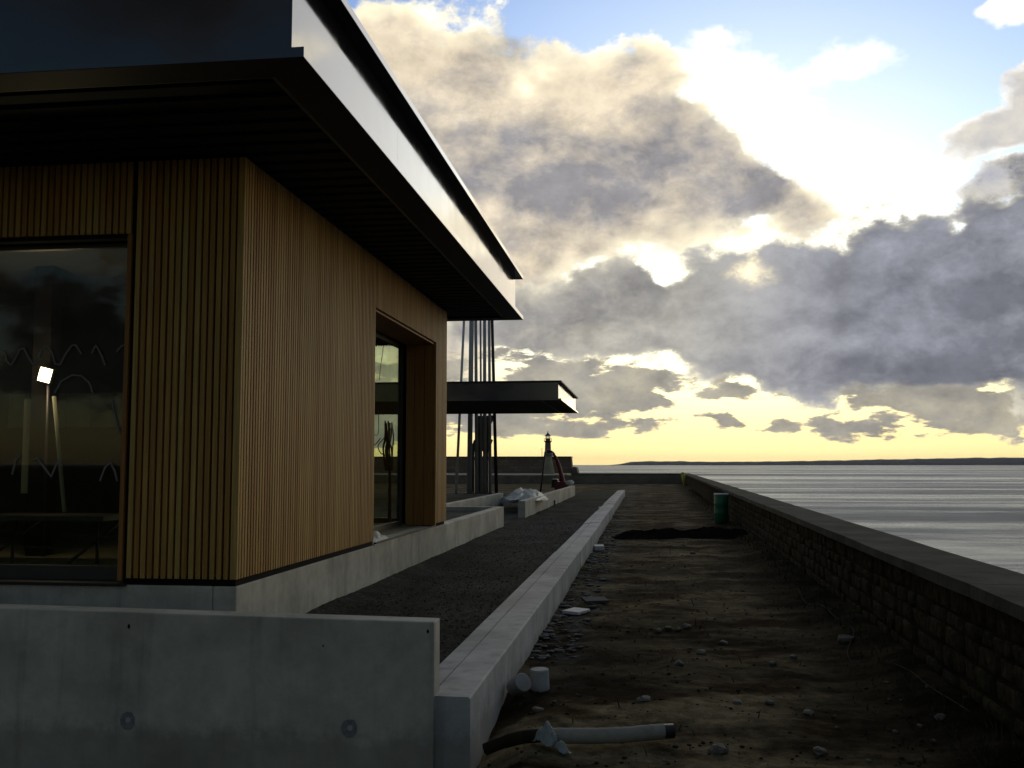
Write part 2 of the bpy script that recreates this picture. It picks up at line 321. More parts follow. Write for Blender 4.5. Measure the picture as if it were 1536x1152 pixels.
def earth_fn(g, nt, p, pos, c):
    n = g.noise(pos, .55, 6, .6); n2 = g.noise(g.mapping(pos, sc=(.62, 1.0, 1)), 1.1, 7, .66); n3 = g.noise(pos, 9.0, 7, .7)
    c = g.mix(g.ss(n2, .42, .60), (.026, .016, .007), (.155, .122, .070))
    c = g.mix(g.m('MULTIPLY', g.ss(n, .52, .68), .75), c, (.016, .019, .008))
    sp = nt.nodes.new('ShaderNodeSeparateXYZ'); nt.links.new(pos, sp.inputs[0])
    # cement spill beside the kerb
    k = g.m('MULTIPLY', g.ss(sp.outputs[0], -.25, -.75), g.ss(sp.outputs[1], 6.8, 9.5)); k = g.m('MULTIPLY', k, g.ss(sp.outputs[0], -1.9, -1.2))
    k = g.m('MULTIPLY', k, g.ss(g.noise(g.mapping(pos, sc=(1, .8, 1)), 3.4, 6, .65), .46, .58))
    c = g.mix(g.m('MULTIPLY', k, .85), c, (.12, .12, .11))
    # earth colour darkens towards the foot of the sea wall
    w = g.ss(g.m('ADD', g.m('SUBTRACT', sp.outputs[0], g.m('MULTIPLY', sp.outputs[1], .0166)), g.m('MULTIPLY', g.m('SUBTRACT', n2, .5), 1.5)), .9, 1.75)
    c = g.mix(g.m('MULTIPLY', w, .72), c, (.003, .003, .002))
    pt = g.noise(g.mapping(pos, loc=(4, 9, 0), sc=(.5, .8, 1)), .9, 5, .6); c = g.v('SCALE', c, scale=g.ss(pt, .38, .62, .45, 1.25))
    c = g.v('SCALE', c, scale=g.ss(n3, .3, .7, .62, 1.38))
    b = nt.nodes.new('ShaderNodeBump'); b.inputs['Strength'].default_value = .9; b.inputs['Distance'].default_value = .03
    h = g.m('ADD', g.m('MULTIPLY', n3, .7), g.m('MULTIPLY', g.noise(pos, 45.0, 6, .65), .35)); nt.links.new(h, b.inputs['Height']); nt.links.new(b.outputs[0], p.inputs['Normal'])
    return c
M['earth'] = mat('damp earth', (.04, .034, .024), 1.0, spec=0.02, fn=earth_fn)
def gravel_fn(g, nt, p, pos, c):
    vo = nt.nodes.new('ShaderNodeTexVoronoi'); vo.inputs['Scale'].default_value = 38; nt.links.new(pos, vo.inputs['Vector'])
    sx = nt.nodes.new('ShaderNodeSeparateColor'); nt.links.new(vo.outputs['Color'], sx.inputs[0])
    c = g.v('SCALE', c, scale=g.ss(sx.outputs[0], 0, 1, .45, 1.7, 'LINEAR'))
    c = g.v('SCALE', c, scale=g.ss(g.noise(pos, .8, 5, .6), .35, .65, .75, 1.3))
    b = nt.nodes.new('ShaderNodeBump'); b.inputs['Strength'].default_value = .9; b.inputs['Distance'].default_value = .012; b.invert = True
    nt.links.new(vo.outputs['Distance'], b.inputs['Height']); nt.links.new(b.outputs[0], p.inputs['Normal'])
    return c
M['gravel'] = mat('dark gravel', (.070, .068, .058), 1.0, spec=.02, fn=gravel_fn, rnd=.3)
def wall_fn(g, nt, p, pos, c):
    n = g.noise(pos, 2.2, 6, .65); c = g.mix(g.ss(n, .45, .62), c, (.034, .031, .017))
    return g.v('SCALE', c, scale=g.ss(g.noise(pos, 14, 5, .6), .3, .7, .6, 1.4))
M['rubble'] = mat('sea wall rubble stone', (.042, .031, .021), 1.0, spec=.02, bump=.8, bscale=22, bdist=.02, var=.45, vscale=3.5, fn=wall_fn)
M['mortar'] = mat('sea wall mortar', (.022, .018, .013), 1.0, spec=.02, bump=.8, bscale=30, bdist=.02)
M['coping'] = mat('sea wall coping', (.085, .082, .072), .95, bump=.8, bscale=16, bdist=.02, var=.5, vscale=1.7, spec=.02)
def jetty_fn(g, nt, p, pos, c):
    br = nt.nodes.new('ShaderNodeTexBrick'); br.inputs['Scale'].default_value = 1; br.inputs['Brick Width'].default_value = 1.6; br.inputs['Row Height'].default_value = .5
    br.inputs['Mortar Size'].default_value = .03; br.inputs['Color1'].default_value = (1, 1, 1, 1); br.inputs['Color2'].default_value = (.6, .6, .6, 1); br.inputs['Mortar'].default_value = (.4, .4, .4, 1)
    sp = nt.nodes.new('ShaderNodeSeparateXYZ'); nt.links.new(pos, sp.inputs[0]); nt.links.new(g.comb(sp.outputs[0], sp.outputs[2], 0), br.inputs['Vector'])
    return g.mix(1.0, c, br.outputs['Color'], 'MULTIPLY')
M['jetty'] = mat('jetty stone', (.22, .16, .12), .9, var=.35, vscale=.35, fn=jetty_fn)
M['end_stone'] = mat('end wall stone', (.17, .145, .11), .95, var=.4, vscale=1.2)
M['promenade'] = mat('promenade', (.30, .27, .18), .9, var=.2, vscale=.2)
M['lighthouse'] = mat('lighthouse masonry', (.16, .11, .11), .8, var=.2, vscale=1.2)
M['lighthouse_base'] = mat('lighthouse base', (.26, .25, .17), .9, var=.25, vscale=1)
M['far_land'] = mat('far coast', (.10, .105, .12), .95, var=.3, vscale=.002)

def sea_mat():
    m = bpy.data.materials.new('sea'); m.use_nodes = True; nt = m.node_tree; nt.nodes.clear(); g = G(nt)
    out = nt.nodes.new('ShaderNodeOutputMaterial'); mx = nt.nodes.new('ShaderNodeMixShader'); df = nt.nodes.new('ShaderNodeBsdfDiffuse'); gl = nt.nodes.new('ShaderNodeBsdfGlossy')
    nt.links.new(df.outputs[0], mx.inputs[1]); nt.links.new(gl.outputs[0], mx.inputs[2]); nt.links.new(mx.outputs[0], out.inputs[0])
    geo = nt.nodes.new('ShaderNodeNewGeometry'); pos = geo.outputs['Position']
    big = g.noise(g.mapping(pos, loc=(3, 1, 0), sc=(.0025, .013, 1)), 1.0, 4, .55, .6)       # wind lanes
    mid = g.noise(g.mapping(pos, sc=(.02, .11, 1)), 1.0, 5, .6, .4)
    k = g.ss(g.m('ADD', g.m('MULTIPLY', big, .62), g.m('MULTIPLY', mid, .38)), .40, .58)
    rip = g.noise(g.mapping(pos, sc=(.22, .55, 1)), 1.0, 7, .68)
    df.inputs['Color'].default_value = (.042, .047, .057, 1); gl.inputs['Color'].default_value = (.80, .86, .93, 1)
    nt.links.new(g.ss(k, 0, 1, .16, .34, 'LINEAR'), gl.inputs['Roughness'])
    nt.links.new(g.m('MULTIPLY', g.ss(k, 0, 1, .31, .125, 'LINEAR'), g.ss(rip, .34, .66, .80, 1.20, 'LINEAR')), mx.inputs[0])
    b = nt.nodes.new('ShaderNodeBump'); b.inputs['Strength'].default_value = .8; b.inputs['Distance'].default_value = .9
    nt.links.new(g.m('ADD', rip, g.m('MULTIPLY', g.noise(g.mapping(pos, sc=(1.2, 2.6, 1)), 1.0, 4, .6), .2)), b.inputs['Height'])
    nt.links.new(b.outputs[0], gl.inputs['Normal'])
    return m
M['sea'] = sea_mat()

# ------------------------------------------------------------------ setting: sea, far coast, ground, gravel, quay
def wall_x(y): return 2.05 + .0166*y
m = MB().poly([(-12500, -12500, -3.2), (12500, -12500, -3.2), (12500, 12500, -3.2), (-12500, 12500, -3.2)], [(0, 1, 2, 3)]).mesh('sea', M['sea'])
put_obj('sea', m, kind='structure')

hz = bpy.data.materials.new('sea haze'); hz.use_nodes = True; hz.node_tree.nodes.clear()
hv = hz.node_tree.nodes.new('ShaderNodeVolumePrincipled'); ho = hz.node_tree.nodes.new('ShaderNodeOutputMaterial'); hz.node_tree.links.new(hv.outputs[0], ho.inputs['Volume'])
hv.inputs['Color'].default_value = (.82, .84, .92, 1); hv.inputs['Density'].default_value = 3.0e-5; hv.inputs['Anisotropy'].default_value = 0
MB().box(-13000, 13000, -13000, 13000, -4.4, 95).build('haze', hz, kind='stuff')

def hills():
    b = bmesh.new(); D = 9000; rows = []
    N = 260
    for i in range(N+1):
        a = -9.5 + i*(60.0/N)
        t = max(0.0, min(1.0, (a + 2.2)/1.6)); u = max(0.0, min(1.0, (a-3.5)/14.0))
        h = 9 + 13*t*t*(3-2*t)*math.exp(-((a-1)/3.5)**2) + 14*t + 40*u + 5*noise.noise(Vector((a*1.7, 0, 0))) + 2.5*noise.noise(Vector((a*9, 1, 0)))
        h *= t if a < -.6 else 1
        x, y = D*math.sin(R(a)), D*math.cos(R(a))
        rows.append([b.verts.new((x, y, -3.4)), b.verts.new((x*1.0, y*1.0, max(h*.35, 0)-3)), b.verts.new((x*1.03, y*1.03, max(h, 0)-3)), b.verts.new((x*1.2, y*1.2, max(h, 0)*.5-3)), b.verts.new((x*1.25, y*1.25, -3.4))])
    for i in range(N):
        for k in range(4): b.faces.new((rows[i][k], rows[i+1][k], rows[i+1][k+1], rows[i][k+1]))
    mb = MB(); mb.bm.free(); mb.bm = b; return mb.mesh('distant_coast', M['far_land'], True)
put_obj('distant_coast', hills(), kind='structure')

def ground_z(x, y):
    z = .0
    if y > 3.5 and y < 60:
        z += .045*noise.noise(Vector((x*.5, y*.22, 0))) + .03*noise.noise(Vector((x*1.6, y*.9, 3))) + .016*noise.noise(Vector((x*5, y*4, 1)))
        z += .010*noise.noise(Vector((x*14, y*12, 7)))
        z -= .012
    # soil banks up against the sea wall foot
    d = wall_x(y) - x
    z += .10*math.exp(-(max(d, 0)/.35)**2) + .03*noise.noise(Vector((x*3, y*2, 9)))*math.exp(-(d/.8)**2)
    # scrape across the ground behind the dark mound, and the drop in front of the retaining wall
    z += .05*math.exp(-((y-14.2)/.9)**2)*math.exp(-((x-.6)/1.0)**2)
    if x < -.7:
        t = min(1, (-.7 - x)/.8)*max(0.0, min(1.0, (8.0-y)/1.6)); z -= .40*t
    if y > 56: z += .03*noise.noise(Vector((x*.3, y*.12, 4)))
    return z
def ground_mesh():
    xs = [-400, -150, -60, -30, -18, -12, -8, -5, -3.6, -2.6, -2.2]
    x = -1.9
    while x < 4.0: xs.append(x); x += .045
    xs += [4.05]
    ys = [-400, -120, -40, -15, -5, 0, 2, 3.0]
    y = 3.6
    while y < 93: ys.append(y); y += max(.035, .0058*y)
    ys.append(93.0)
    V = []; F = []; nx = len(xs)
    for yy in ys:
        lim = wall_x(yy) + .28
        for xx in xs: V.append((min(xx, lim), yy, ground_z(min(xx, lim), yy) if yy > 3 and xx > -2.3 else (-.42 if (yy < 7 and xx < -1.5 and yy > -6) else -.02)))
    for j in range(len(ys)-1):
        for i in range(nx-1):
            a = j*nx+i
            if abs(V[a][0]-V[a+1][0]) < 1e-6 and abs(V[a+nx][0]-V[a+nx+1][0]) < 1e-6: continue
            F.append((a, a+1, a+nx+1, a+nx))
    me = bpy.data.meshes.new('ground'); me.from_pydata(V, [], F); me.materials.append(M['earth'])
    for p in me.polygons: p.use_smooth = True
    return me
put_obj('ground', ground_mesh(), kind='structure')

def gravel_mesh():
    V = []; F = []; xs = []; x = -3.45
    while x < -1.38: xs.append(x); x += .05
    xs.append(-1.40); ys = []; y = 6.12
    while y < 56: ys.append(y); y += max(.05, .008*y)
    ys.append(56.5)
    def z(x, y): return .205 + .02*noise.noise(Vector((x*1.3, y*.8, 0))) + .010*noise.noise(Vector((x*7, y*6, 3))) + .05*math.exp(-((x+3.3)/.16)**2)
    nx = len(xs)
    for yy in ys:
        for xx in xs: V.append((xx, yy, z(xx, yy)))
    for j in range(len(ys)-1):
        for i in range(nx-1): a = j*nx+i; F.append((a, a+1, a+nx+1, a+nx))
    me = bpy.data.meshes.new('gravel_path'); me.from_pydata(V, [], F); me.materials.append(M['gravel'])
    for p in me.polygons: p.use_smooth = True
    return me
put_obj('gravel_path', gravel_mesh(), kind='structure')
# coarse gravel yard round the far pavilion
def yard():
    V = []; F = []; xs = [-40, -25, -16, -12, -9, -7, -6, -5.1, -4.4, -3.45]; ys = [24.2, 26, 28, 30, 33, 36, 40, 45, 50, 56]
    for yy in ys:
        for xx in xs: V.append((xx, yy, .20 + .02*noise.noise(Vector((xx, yy, 0)))))
    nx = len(xs)
    for j in range(len(ys)-1):
        for i in range(nx-1): a = j*nx+i; F.append((a, a+1, a+nx+1, a+nx))
    me = bpy.data.meshes.new('gravel_yard'); me.from_pydata(V, [], F); me.materials.append(M['gravel']); return me
put_obj('gravel_yard', yard(), kind='structure')

def scatter(name, material, n, area, rmin, rmax, zf, seed, squash=.7):
    rnd = random.Random(seed); protos = []
    for k in range(10):
        b = rock_bm(1, k + seed, squash, 1, .45); protos.append(([v.co.copy() for v in b.verts], [[v.index for v in f.verts] for f in b.faces])); b.free()
    V = []; F = []
    for i in range(n):
        x, y = area(rnd); r = rmin + (rmax-rmin)*rnd.random()**3; pv, pf = protos[i % 10]; o = len(V)
        a = rnd.random()*6.28; ca, sa = math.cos(a)*r, math.sin(a)*r; z = zf(x, y) + r*.25; sy = .6 + .5*rnd.random()
        V += [(x + (c.x*ca - c.y*sa*sy), y + (c.x*sa + c.y*ca*sy), z + c.z*r) for c in pv]
        F += [[q + o for q in f] for f in pf]
    me = bpy.data.meshes.new(name); me.from_pydata(V, [], F); me.materials.append(material)
    return put_obj(name, me, kind='stuff')
M['pebble'] = mat('gravel stone', (.085, .083, .072), .9, var=.5, vscale=30, spec=.02)
def ar_path(r): y = 6.25 + 22*r.random()**1.8; return -3.25 + 1.80*r.random(), y
scatter('loose_gravel', M['pebble'], 7000, ar_path, .005, .016, lambda x, y: .205 + .02*noise.noise(Vector((x*1.3, y*.8, 0))), 3)
def ar_ground(r): y = 5.2 + 24*r.random()**1.7; return -1.0 + (wall_x(y)+.9)*r.random(), y
scatter('loose_stones', M['stone'], 260, ar_ground, .005, .022, ground_z, 11)
M['clod'] = mat('earth clod', (.026, .020, .012), .95, spec=.1, var=.4, vscale=9)
scatter('earth_clods', M['clod'], 2600, ar_ground, .004, .020, ground_z, 23, .45)
def ar_kerb(r): y = 9 + 20*r.random()**1.4; return -1.02 + .42*r.random()**1.5, y
M['spill'] = mat('cement rubble', (.08, .08, .076), .95, var=.3, vscale=9)
scatter('cement_rubble', M['spill'], 420, ar_kerb, .02, .075, ground_z, 31, .25)
M['weed'] = mat('dry weeds', (.045, .045, .018), .9, var=.5, vscale=5)
def weeds():
    r = random.Random(5); V = []; F = []
    for i in range(1400):
        y = 6 + 60*r.random()**1.6; d = abs(r.gauss(0, .30)); x = wall_x(y) - .03 - d
        if r.random() < .06: x = -.6 + 2.4*r.random()
        z = ground_z(x, y); h = (.02 + .07*r.random()) * (1.2 if d < .3 else .5); a = r.random()*6.28; lx, ly = math.cos(a)*h*.6, math.sin(a)*h*.6; w = .004 + .00012*y
        o = len(V); V += [(x-w, y, z-.01), (x+w, y, z-.01), (x+lx*.5+w*.7, y+ly*.5, z+h*.6), (x+lx*.5-w*.7, y+ly*.5, z+h*.6), (x+lx, y+ly, z+h)]
        F += [(o, o+1, o+2, o+3), (o+3, o+2, o+4)]
    me = bpy.data.meshes.new('weeds'); me.from_pydata(V, [], F); me.materials.append(M['weed']); return me
put_obj('weeds', weeds(), kind='stuff')

MB().box(-160, -11.4, 92.6, 148, -3.3, .32).build('quay', M['old_concrete'], kind='structure')

# ------------------------------------------------------------------ the timber pavilion
PX, PY0, PY1, PL = -3.30, 7.88, 16.66, -14.0         # right face, front, back, left end
ZP, ZH, ZS = .71, 3.66, 4.30                          # plinth top, window head, soffit
pav = empty('timber_pavilion', (PX, PY0, 0), 'single storey pavilion clad in vertical timber slats under a wide dark flat roof, nearest building', 'building')
def loc(o): # parts are built in world coordinates: shift into the thing's frame
    o.matrix_parent_inverse = Matrix.Translation(-Vector(o.parent.location)); return o
def P(name, material, *a, parent=pav, bevel=0.0, kind=None): return loc(BX(name, material, parent, *a, bevel=bevel, kind=kind))
bk = .035
# wall backing, with the openings left free
wb = MB()
wb.box(-4.30, PX-bk, PY0+bk, PY0+.22, ZP, ZS)                 # front pier
wb.box(-8.40, -4.30, PY0+bk, PY0+.22, ZH, ZS)                 # above front window
wb.box(PL, -8.40, PY0+bk, PY0+.22, ZP, ZS)
wb.box(PX-.22, PX-bk, PY0+.22, 12.08, ZP, ZS)                 # right wall
wb.box(PX-.22, PX-bk, 12.08, 15.75, ZH, ZS)
wb.box(-3.80, PX-bk, 15.79, PY1-bk, ZP, ZS); wb.box(-4.06, -3.80, PY1-.11, PY1-bk, ZP, ZS)                  # rear right pier
wb.box(-9.0, -4.06, PY1-.25, PY1-bk, ZH+.08, ZS)
wb.box(PL, -9.0, PY1-.25, PY1-bk, ZP, ZS)
wb.box(PL, PL+.2, PY0+.22, PY1-.25, ZP, ZS)
loc(wb.build('wall', M['membrane'], pav))
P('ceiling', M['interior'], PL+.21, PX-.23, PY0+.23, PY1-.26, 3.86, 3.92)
P('floor', M['screed'], PL+.01, PX-.24, PY0+.23, PY1-.03, ZP-.04, ZP+.02)
# slats
PITCH = .0600; SW = .0415; ST = .034; ZB = .765; ZT = 4.285
def slat_mesh(h, nm, horizontal=True, w=SW):
    return MB().box(-w/2, w/2, 0, ST, 0, h, bevel=.003).mesh(nm, M['larch'])
long_f = slat_mesh(ZT-ZB, 'slat'); short_f = slat_mesh(ZT-ZH-.002, 'slat')
def slat(me, x, y, z, rz=0):
    o = bpy.data.objects.new('slat', me); COL.objects.link(o); o.parent = pav
    o.location = (x-pav.location.x, y-pav.location.y, z-pav.location.z); o.rotation_euler = (0, 0, rz); return o
x = PX - .030; n = 0
slat(slat_mesh(ZT-ZB, 'slat', w=.058), PX-.029, PY0, ZB)
x = PX - .095
while x > -4.27: slat(long_f, x + random.uniform(-.0012, .0012), PY0, ZB); x -= PITCH
x = -4.33
while x > -8.4: slat(short_f, x + random.uniform(-.001, .001), PY0, ZH+.002); x -= PITCH
y = PY0 + .065
while y < 16.62:
    op = 12.06 < y < 15.77
    slat(short_f if op else long_f, PX, y + random.uniform(-.001, .001), (ZH+.002) if op else ZB, R(90)); y += PITCH
cl = MB(); x = -8.45
while x > PL: cl.box(x-SW/2, x+SW/2, PY0, PY0+ST, ZB, ZT); x -= PITCH
y = PX - .06
while y > -4.05: cl.box(y-SW/2, y+SW/2, PY1-ST, PY1, ZB, ZT); y -= PITCH
loc(cl.build('slat_cladding', M['larch'], pav, kind='stuff'))
P('base_flashing', M['membrane'], PX-.95, PX-.012, PY0+.012, PY0+.034, ZP+.002, ZB+.02)
P('base_flashing', M['membrane'], PX-.034, PX-.012, PY0+.034, 12.06, ZP+.002, ZB+.02)
# front window : deep reveal, glass, frame, sill
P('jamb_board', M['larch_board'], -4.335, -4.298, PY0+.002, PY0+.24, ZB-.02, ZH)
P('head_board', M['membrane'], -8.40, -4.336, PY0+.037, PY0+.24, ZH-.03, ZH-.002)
P('window_sill', M['dark_metal'], -8.45, -4.25, PY0-.03, PY0+.16, .700, .725, bevel=.004)
win = P('window', M['frame'], -8.40, -4.336, PY0+.20, PY0+.26, ZP+.016, ZP+.13)
loc_f = Vector((0, 0, 0))
def SP(name, material, par, *a):
    return BX(name, material, par, *a)
SP('pane', M['glass'], win, -8.38, -4.38, PY0+.222, PY0+.238, ZP+.13, ZH-.07)
SP('frame', M['frame'], win, -4.38, -4.336, PY0+.20, PY0+.26, ZP+.13, ZH-.03)
SP('frame', M['frame'], win, -8.40, -4.38, PY0+.20, PY0+.26, ZH-.07, ZH-.03)
def zig(pts, y, r=.010):
    o = MB().tube([(px, y, pz) for px, pz in pts], r, 4).build('marker_line', M['chalk'], win); o.scale = (1, .12, 1)
    o.location = (0, y*(1-.12), 0)
yg = PY0 + .219
for pts in ([(-5.587,2.707),(-5.551,2.612),(-5.511,2.57),(-5.475,2.617),(-5.429,2.711),(-5.391,2.716),(-5.35,2.645),(-5.297,2.568),(-5.254,2.614),(-5.215,2.725),(-5.178,2.736),(-5.139,2.695),(-5.09,2.577),(-5.046,2.57),(-5.0,2.657),(-4.94,2.738),(-4.903,2.738),(-4.85,2.661)],
            [(-4.751,2.665),(-4.717,2.741),(-4.671,2.664),(-4.624,2.559)], [(-4.523,2.674),(-4.482,2.72),(-4.446,2.737)],
            [(-5.086,2.32),(-5.028,2.424),(-4.93,2.475),(-4.843,2.469),(-4.767,2.41),(-4.726,2.305)],
            [(-5.457,1.613),(-5.425,1.741),(-5.389,1.775)], [(-5.262,1.74),(-5.225,1.752),(-5.173,1.694),(-5.089,1.596),(-5.049,1.694),(-5.026,1.74),(-4.993,1.683)],
            [(-4.638,1.557),(-4.593,1.683),(-4.546,1.717),(-4.507,1.649),(-4.479,1.558)], [(-4.552,2.257),(-4.524,2.141),(-4.469,1.969)]):
    q = []
    for i in range(len(pts)-1):
        for t in (0, .33, .66): q.append((pts[i][0]+(pts[i+1][0]-pts[i][0])*t, pts[i][1]+(pts[i+1][1]-pts[i][1])*t))
    zig(q + [pts[-1]], yg)
# side opening: recess with wide boards, glass and sill
for k, (a, b_) in enumerate([(-3.332, -3.170), (-3.495, -3.335), (-3.660, -3.498), (-3.80, -3.663)][1:]):
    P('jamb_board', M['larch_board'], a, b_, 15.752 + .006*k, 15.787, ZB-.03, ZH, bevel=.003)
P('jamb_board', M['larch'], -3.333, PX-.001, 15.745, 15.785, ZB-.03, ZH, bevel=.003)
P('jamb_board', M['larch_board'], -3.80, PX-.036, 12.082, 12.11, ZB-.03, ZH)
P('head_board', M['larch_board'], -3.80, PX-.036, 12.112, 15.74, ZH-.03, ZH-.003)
P('window_sill', M['concrete'], -3.86, PX+.004, 12.10, 15.742, ZP-.03, ZP+.012, bevel=.004)
P('sill_edge', M['dark_metal'], PX-.02, PX+.012, 12.14, 15.74, ZP+.0125, ZP+.03)
win2 = P('window', M['frame'], -3.90, -3.84, 12.12, 15.74, ZP+.02, ZP+.10)
SP('pane', M['glass'], win2, -3.878, -3.864, 12.12, 15.66, ZP+.10, ZH-.10)
SP('frame', M['frame'], win2, -3.90, -3.84, 15.62, 15.74, ZP+.10, ZH-.04)
SP('frame', M['frame'], win2, -3.90, -3.84, 12.12, 15.62, ZH-.10, ZH-.04)
# rear window
win3 = P('window', M['frame'], -8.98, -4.02, PY1-.20, PY1-.12, ZP, ZP+.10)
SP('pane', M['rear_glass'], win3, -8.98, -4.07, PY1-.166, PY1-.152, ZP+.10, ZH+.07)
SP('frame', M['frame'], win3, -4.07, -4.02, PY1-.20, PY1-.12, ZP+.1, ZH+.07)
sc = MB(); x = -4.15
while x > -6.0:
    sc.box(x-.022, x, PY1-.30, PY1-.28, ZH+.035, ZH+.10); x -= .044
loc(sc.build('scalloped_strip', M['membrane'], pav))
# inside: partition with a band of plasterboard, columns
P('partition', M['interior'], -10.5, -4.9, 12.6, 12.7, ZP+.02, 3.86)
xx = -8.55
for w in (.84, .36, .34, .40, .5, .6):
    P('plasterboard', M['plaster'], xx, xx+w-.012, 12.56, 12.598, 2.20, 2.66); xx += w
P('column', M['plaster'], -6.96, -6.82, 10.5, 10.64, 1.38, 2.44)
P('column', M['membrane'], -6.55, -6.35, 10.0, 10.2, ZP+.02, 3.86)
P('column', M['membrane'], -7.00, -6.80, 10.66, 10.86, ZP+.02, 3.86)
# plinth: shown continuing under the building; roof
P('plinth', M['concrete'], PL, PX, PY0+.0, PY1, -.3, ZP-.041, bevel=.006) if False else None
RX, RY0, RY1, RL, ZR = -2.13, 5.98, 17.75, -16.0, 5.10
P('roof_deck', M['dark_metal'], RL+.2, RX-.22, RY0+.22, RY1-.22, ZS+.08, ZR-.12)
P('bottom_flange', M['dark_metal'], RL, RX, RY0, RY1, ZS, ZS+.072, bevel=.004) if False else None
def flange(z0, z1, name, par, x1, y0, y1, xl, w, parent_fn, material):
    parent_fn(name, material, x1-w, x1, y0, y1, z0, z1); parent_fn(name, material, xl, x1-w-.001, y0, y0+w, z0, z1); parent_fn(name, material, xl, x1-w-.001, y1-w, y1, z0, z1); parent_fn(name, material, xl, xl+w, y0+w+.001, y1-w-.001, z0, z1)
flange(ZS, ZS+.070, 'bottom_flange', pav, RX-.004, RY0+.004, RY1-.004, RL, .30, P, M['dark_metal'])
P('edge_trim', M['zinc'], RX-.0035, RX, RY0, RY1, ZS+.002, ZS+.068); P('edge_trim', M['zinc'], RL, RX-.004, RY0, RY0+.0035, ZS+.002, ZS+.068)
flange(ZR-.060, ZR, 'top_flange', pav, RX, RY0, RY1, RL, .35, P, M['zinc'])
INS = .13
ys = [RY0+INS, 8.95, 11.9, 14.3, 15.5, 16.6, RY1-INS]
for i in range(len(ys)-1): P('fascia_panel', M['zinc'], RX-INS-.02, RX-INS, ys[i] + (.003 if i else 0), ys[i+1], ZS+.071, ZR-.061)
xs_ = [RX-INS-.021, -5.4, -8.4, -11.4, -14.0, RL+INS]
for i in range(len(xs_)-1): P('fascia_panel', M['zinc'], xs_[i+1]+.003, xs_[i], RY0+INS, RY0+INS+.02, ZS+.071, ZR-.061)
P('fascia_panel', M['zinc'], RL+INS, RX-INS-.021, RY1-INS-.02, RY1-INS, ZS+.071, ZR-.061)
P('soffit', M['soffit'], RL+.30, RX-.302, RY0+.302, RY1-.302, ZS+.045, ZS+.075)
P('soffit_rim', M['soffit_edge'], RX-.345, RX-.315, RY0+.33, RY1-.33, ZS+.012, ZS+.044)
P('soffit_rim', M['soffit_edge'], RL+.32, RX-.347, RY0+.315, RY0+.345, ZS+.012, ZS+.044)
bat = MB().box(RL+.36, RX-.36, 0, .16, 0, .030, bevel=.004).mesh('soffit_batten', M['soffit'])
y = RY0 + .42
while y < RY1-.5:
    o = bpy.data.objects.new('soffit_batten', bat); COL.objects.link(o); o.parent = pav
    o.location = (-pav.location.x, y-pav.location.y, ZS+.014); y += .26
# roof beams that close the top
# ------------------------------------------------------------------ things inside
lampT = empty('work_lamp', (-6.27, 9.8, 2.6), 'lit square site lamp glowing behind the large front window', 'lamp')
def L_(o, t): o.matrix_parent_inverse = Matrix.Translation(-Vector(t.location)); return o
em = bpy.data.materials.new('lamp face'); em.use_nodes = True; pb = em.node_tree.nodes['Principled BSDF']; pb.inputs['Emission Color'].default_value = (1, .82, .6, 1); pb.inputs['Emission Strength'].default_value = 7.0
rotl = Matrix.Rotation(R(14), 3, 'Y')
L_(MB().box(-6.345, -6.19, 9.80, 9.84, 2.56, 2.73, bevel=.01, rot=rotl).build('housing', M['black'], lampT), lampT)
L_(MB().box(-6.335, -6.20, 9.79, 9.799, 2.573, 2.717, rot=rotl, piv=(-6.2675, 9.82, 2.645)).build('lamp_face', em, lampT), lampT)
L_(MB().tube([(-6.27, 9.86, 2.60), (-6.27, 9.88, ZP+.03)], .016, 6).build('stand', M['dark_steel'], lampT), lampT)
pl = bpy.data.lights.new('lamp_glow', 'POINT'); pl.energy = 12; pl.color = (1, .74, .5); pl.shadow_soft_size = .08
po = bpy.data.objects.new('lamp_glow', pl); COL.objects.link(po); po.parent = lampT; po.location = (0, -.10, .05)
tag(MB().tube([(-6.034, 9.6, 2.40), (-5.72, 9.35, 1.235)], .022, 6).build('leaning_batten', M['plaster']), 'pale batten leaning beside the lit lamp behind the front window', 'batten')
tt = empty('trestle_table', (-5.8, 9.4, ZP), 'dark low trestle table standing inside behind the front window', 'table')
L_(BX('table_top', M['black'], tt, -6.6, -5.22, 9.2, 9.8, 1.15, 1.20), tt)
for sx in (-6.35, -5.45):
    L_(MB().tube([(sx-.15, 9.25, ZP+.03), (sx+.15, 9.75, 1.15)], .015, 6).build('leg', M['black'], tt), tt); L_(MB().tube([(sx+.15, 9.25, ZP+.03), (sx-.15, 9.75, 1.15)], .015, 6).build('leg', M['black'], tt), tt)
def spline(pts, n=6):
    out = []; pts = [Vector(p) for p in pts]
    for i in range(len(pts)-1):
        p0, p1, p2, p3 = pts[max(i-1, 0)], pts[i], pts[i+1], pts[min(i+2, len(pts)-1)]
        for k in range(n):
            t = k/n; out.append(.5*((2*p1) + (p2-p0)*t + (2*p0-5*p1+4*p2-p3)*t*t + (3*p1-p0-3*p2+p3)*t**3))
    return out + [pts[-1]]
tag(MB().tube(spline([(-4.30, 16.2, 3.84), (-4.31, 16.2, 3.6), (-4.35, 16.2, 3.3), (-4.36, 16.2, 3.1)]), .006, 5).build('hanging_cable', M['black']), 'thin cable hanging in the upper pane seen through the side opening', 'cable')
hc = MB(); rr = random.Random(4)
for k in range(9):
    x0 = -4.16 - .03*rr.random() - .012*k; hc.tube(spline([(x0, 16.3, 2.38+.06*rr.random()), (x0-.05+.1*rr.random(), 16.28, 2.15), (x0-.06+.1*rr.random(), 16.3, 1.95), (x0+.02, 16.3, 1.6)]), .014, 5)
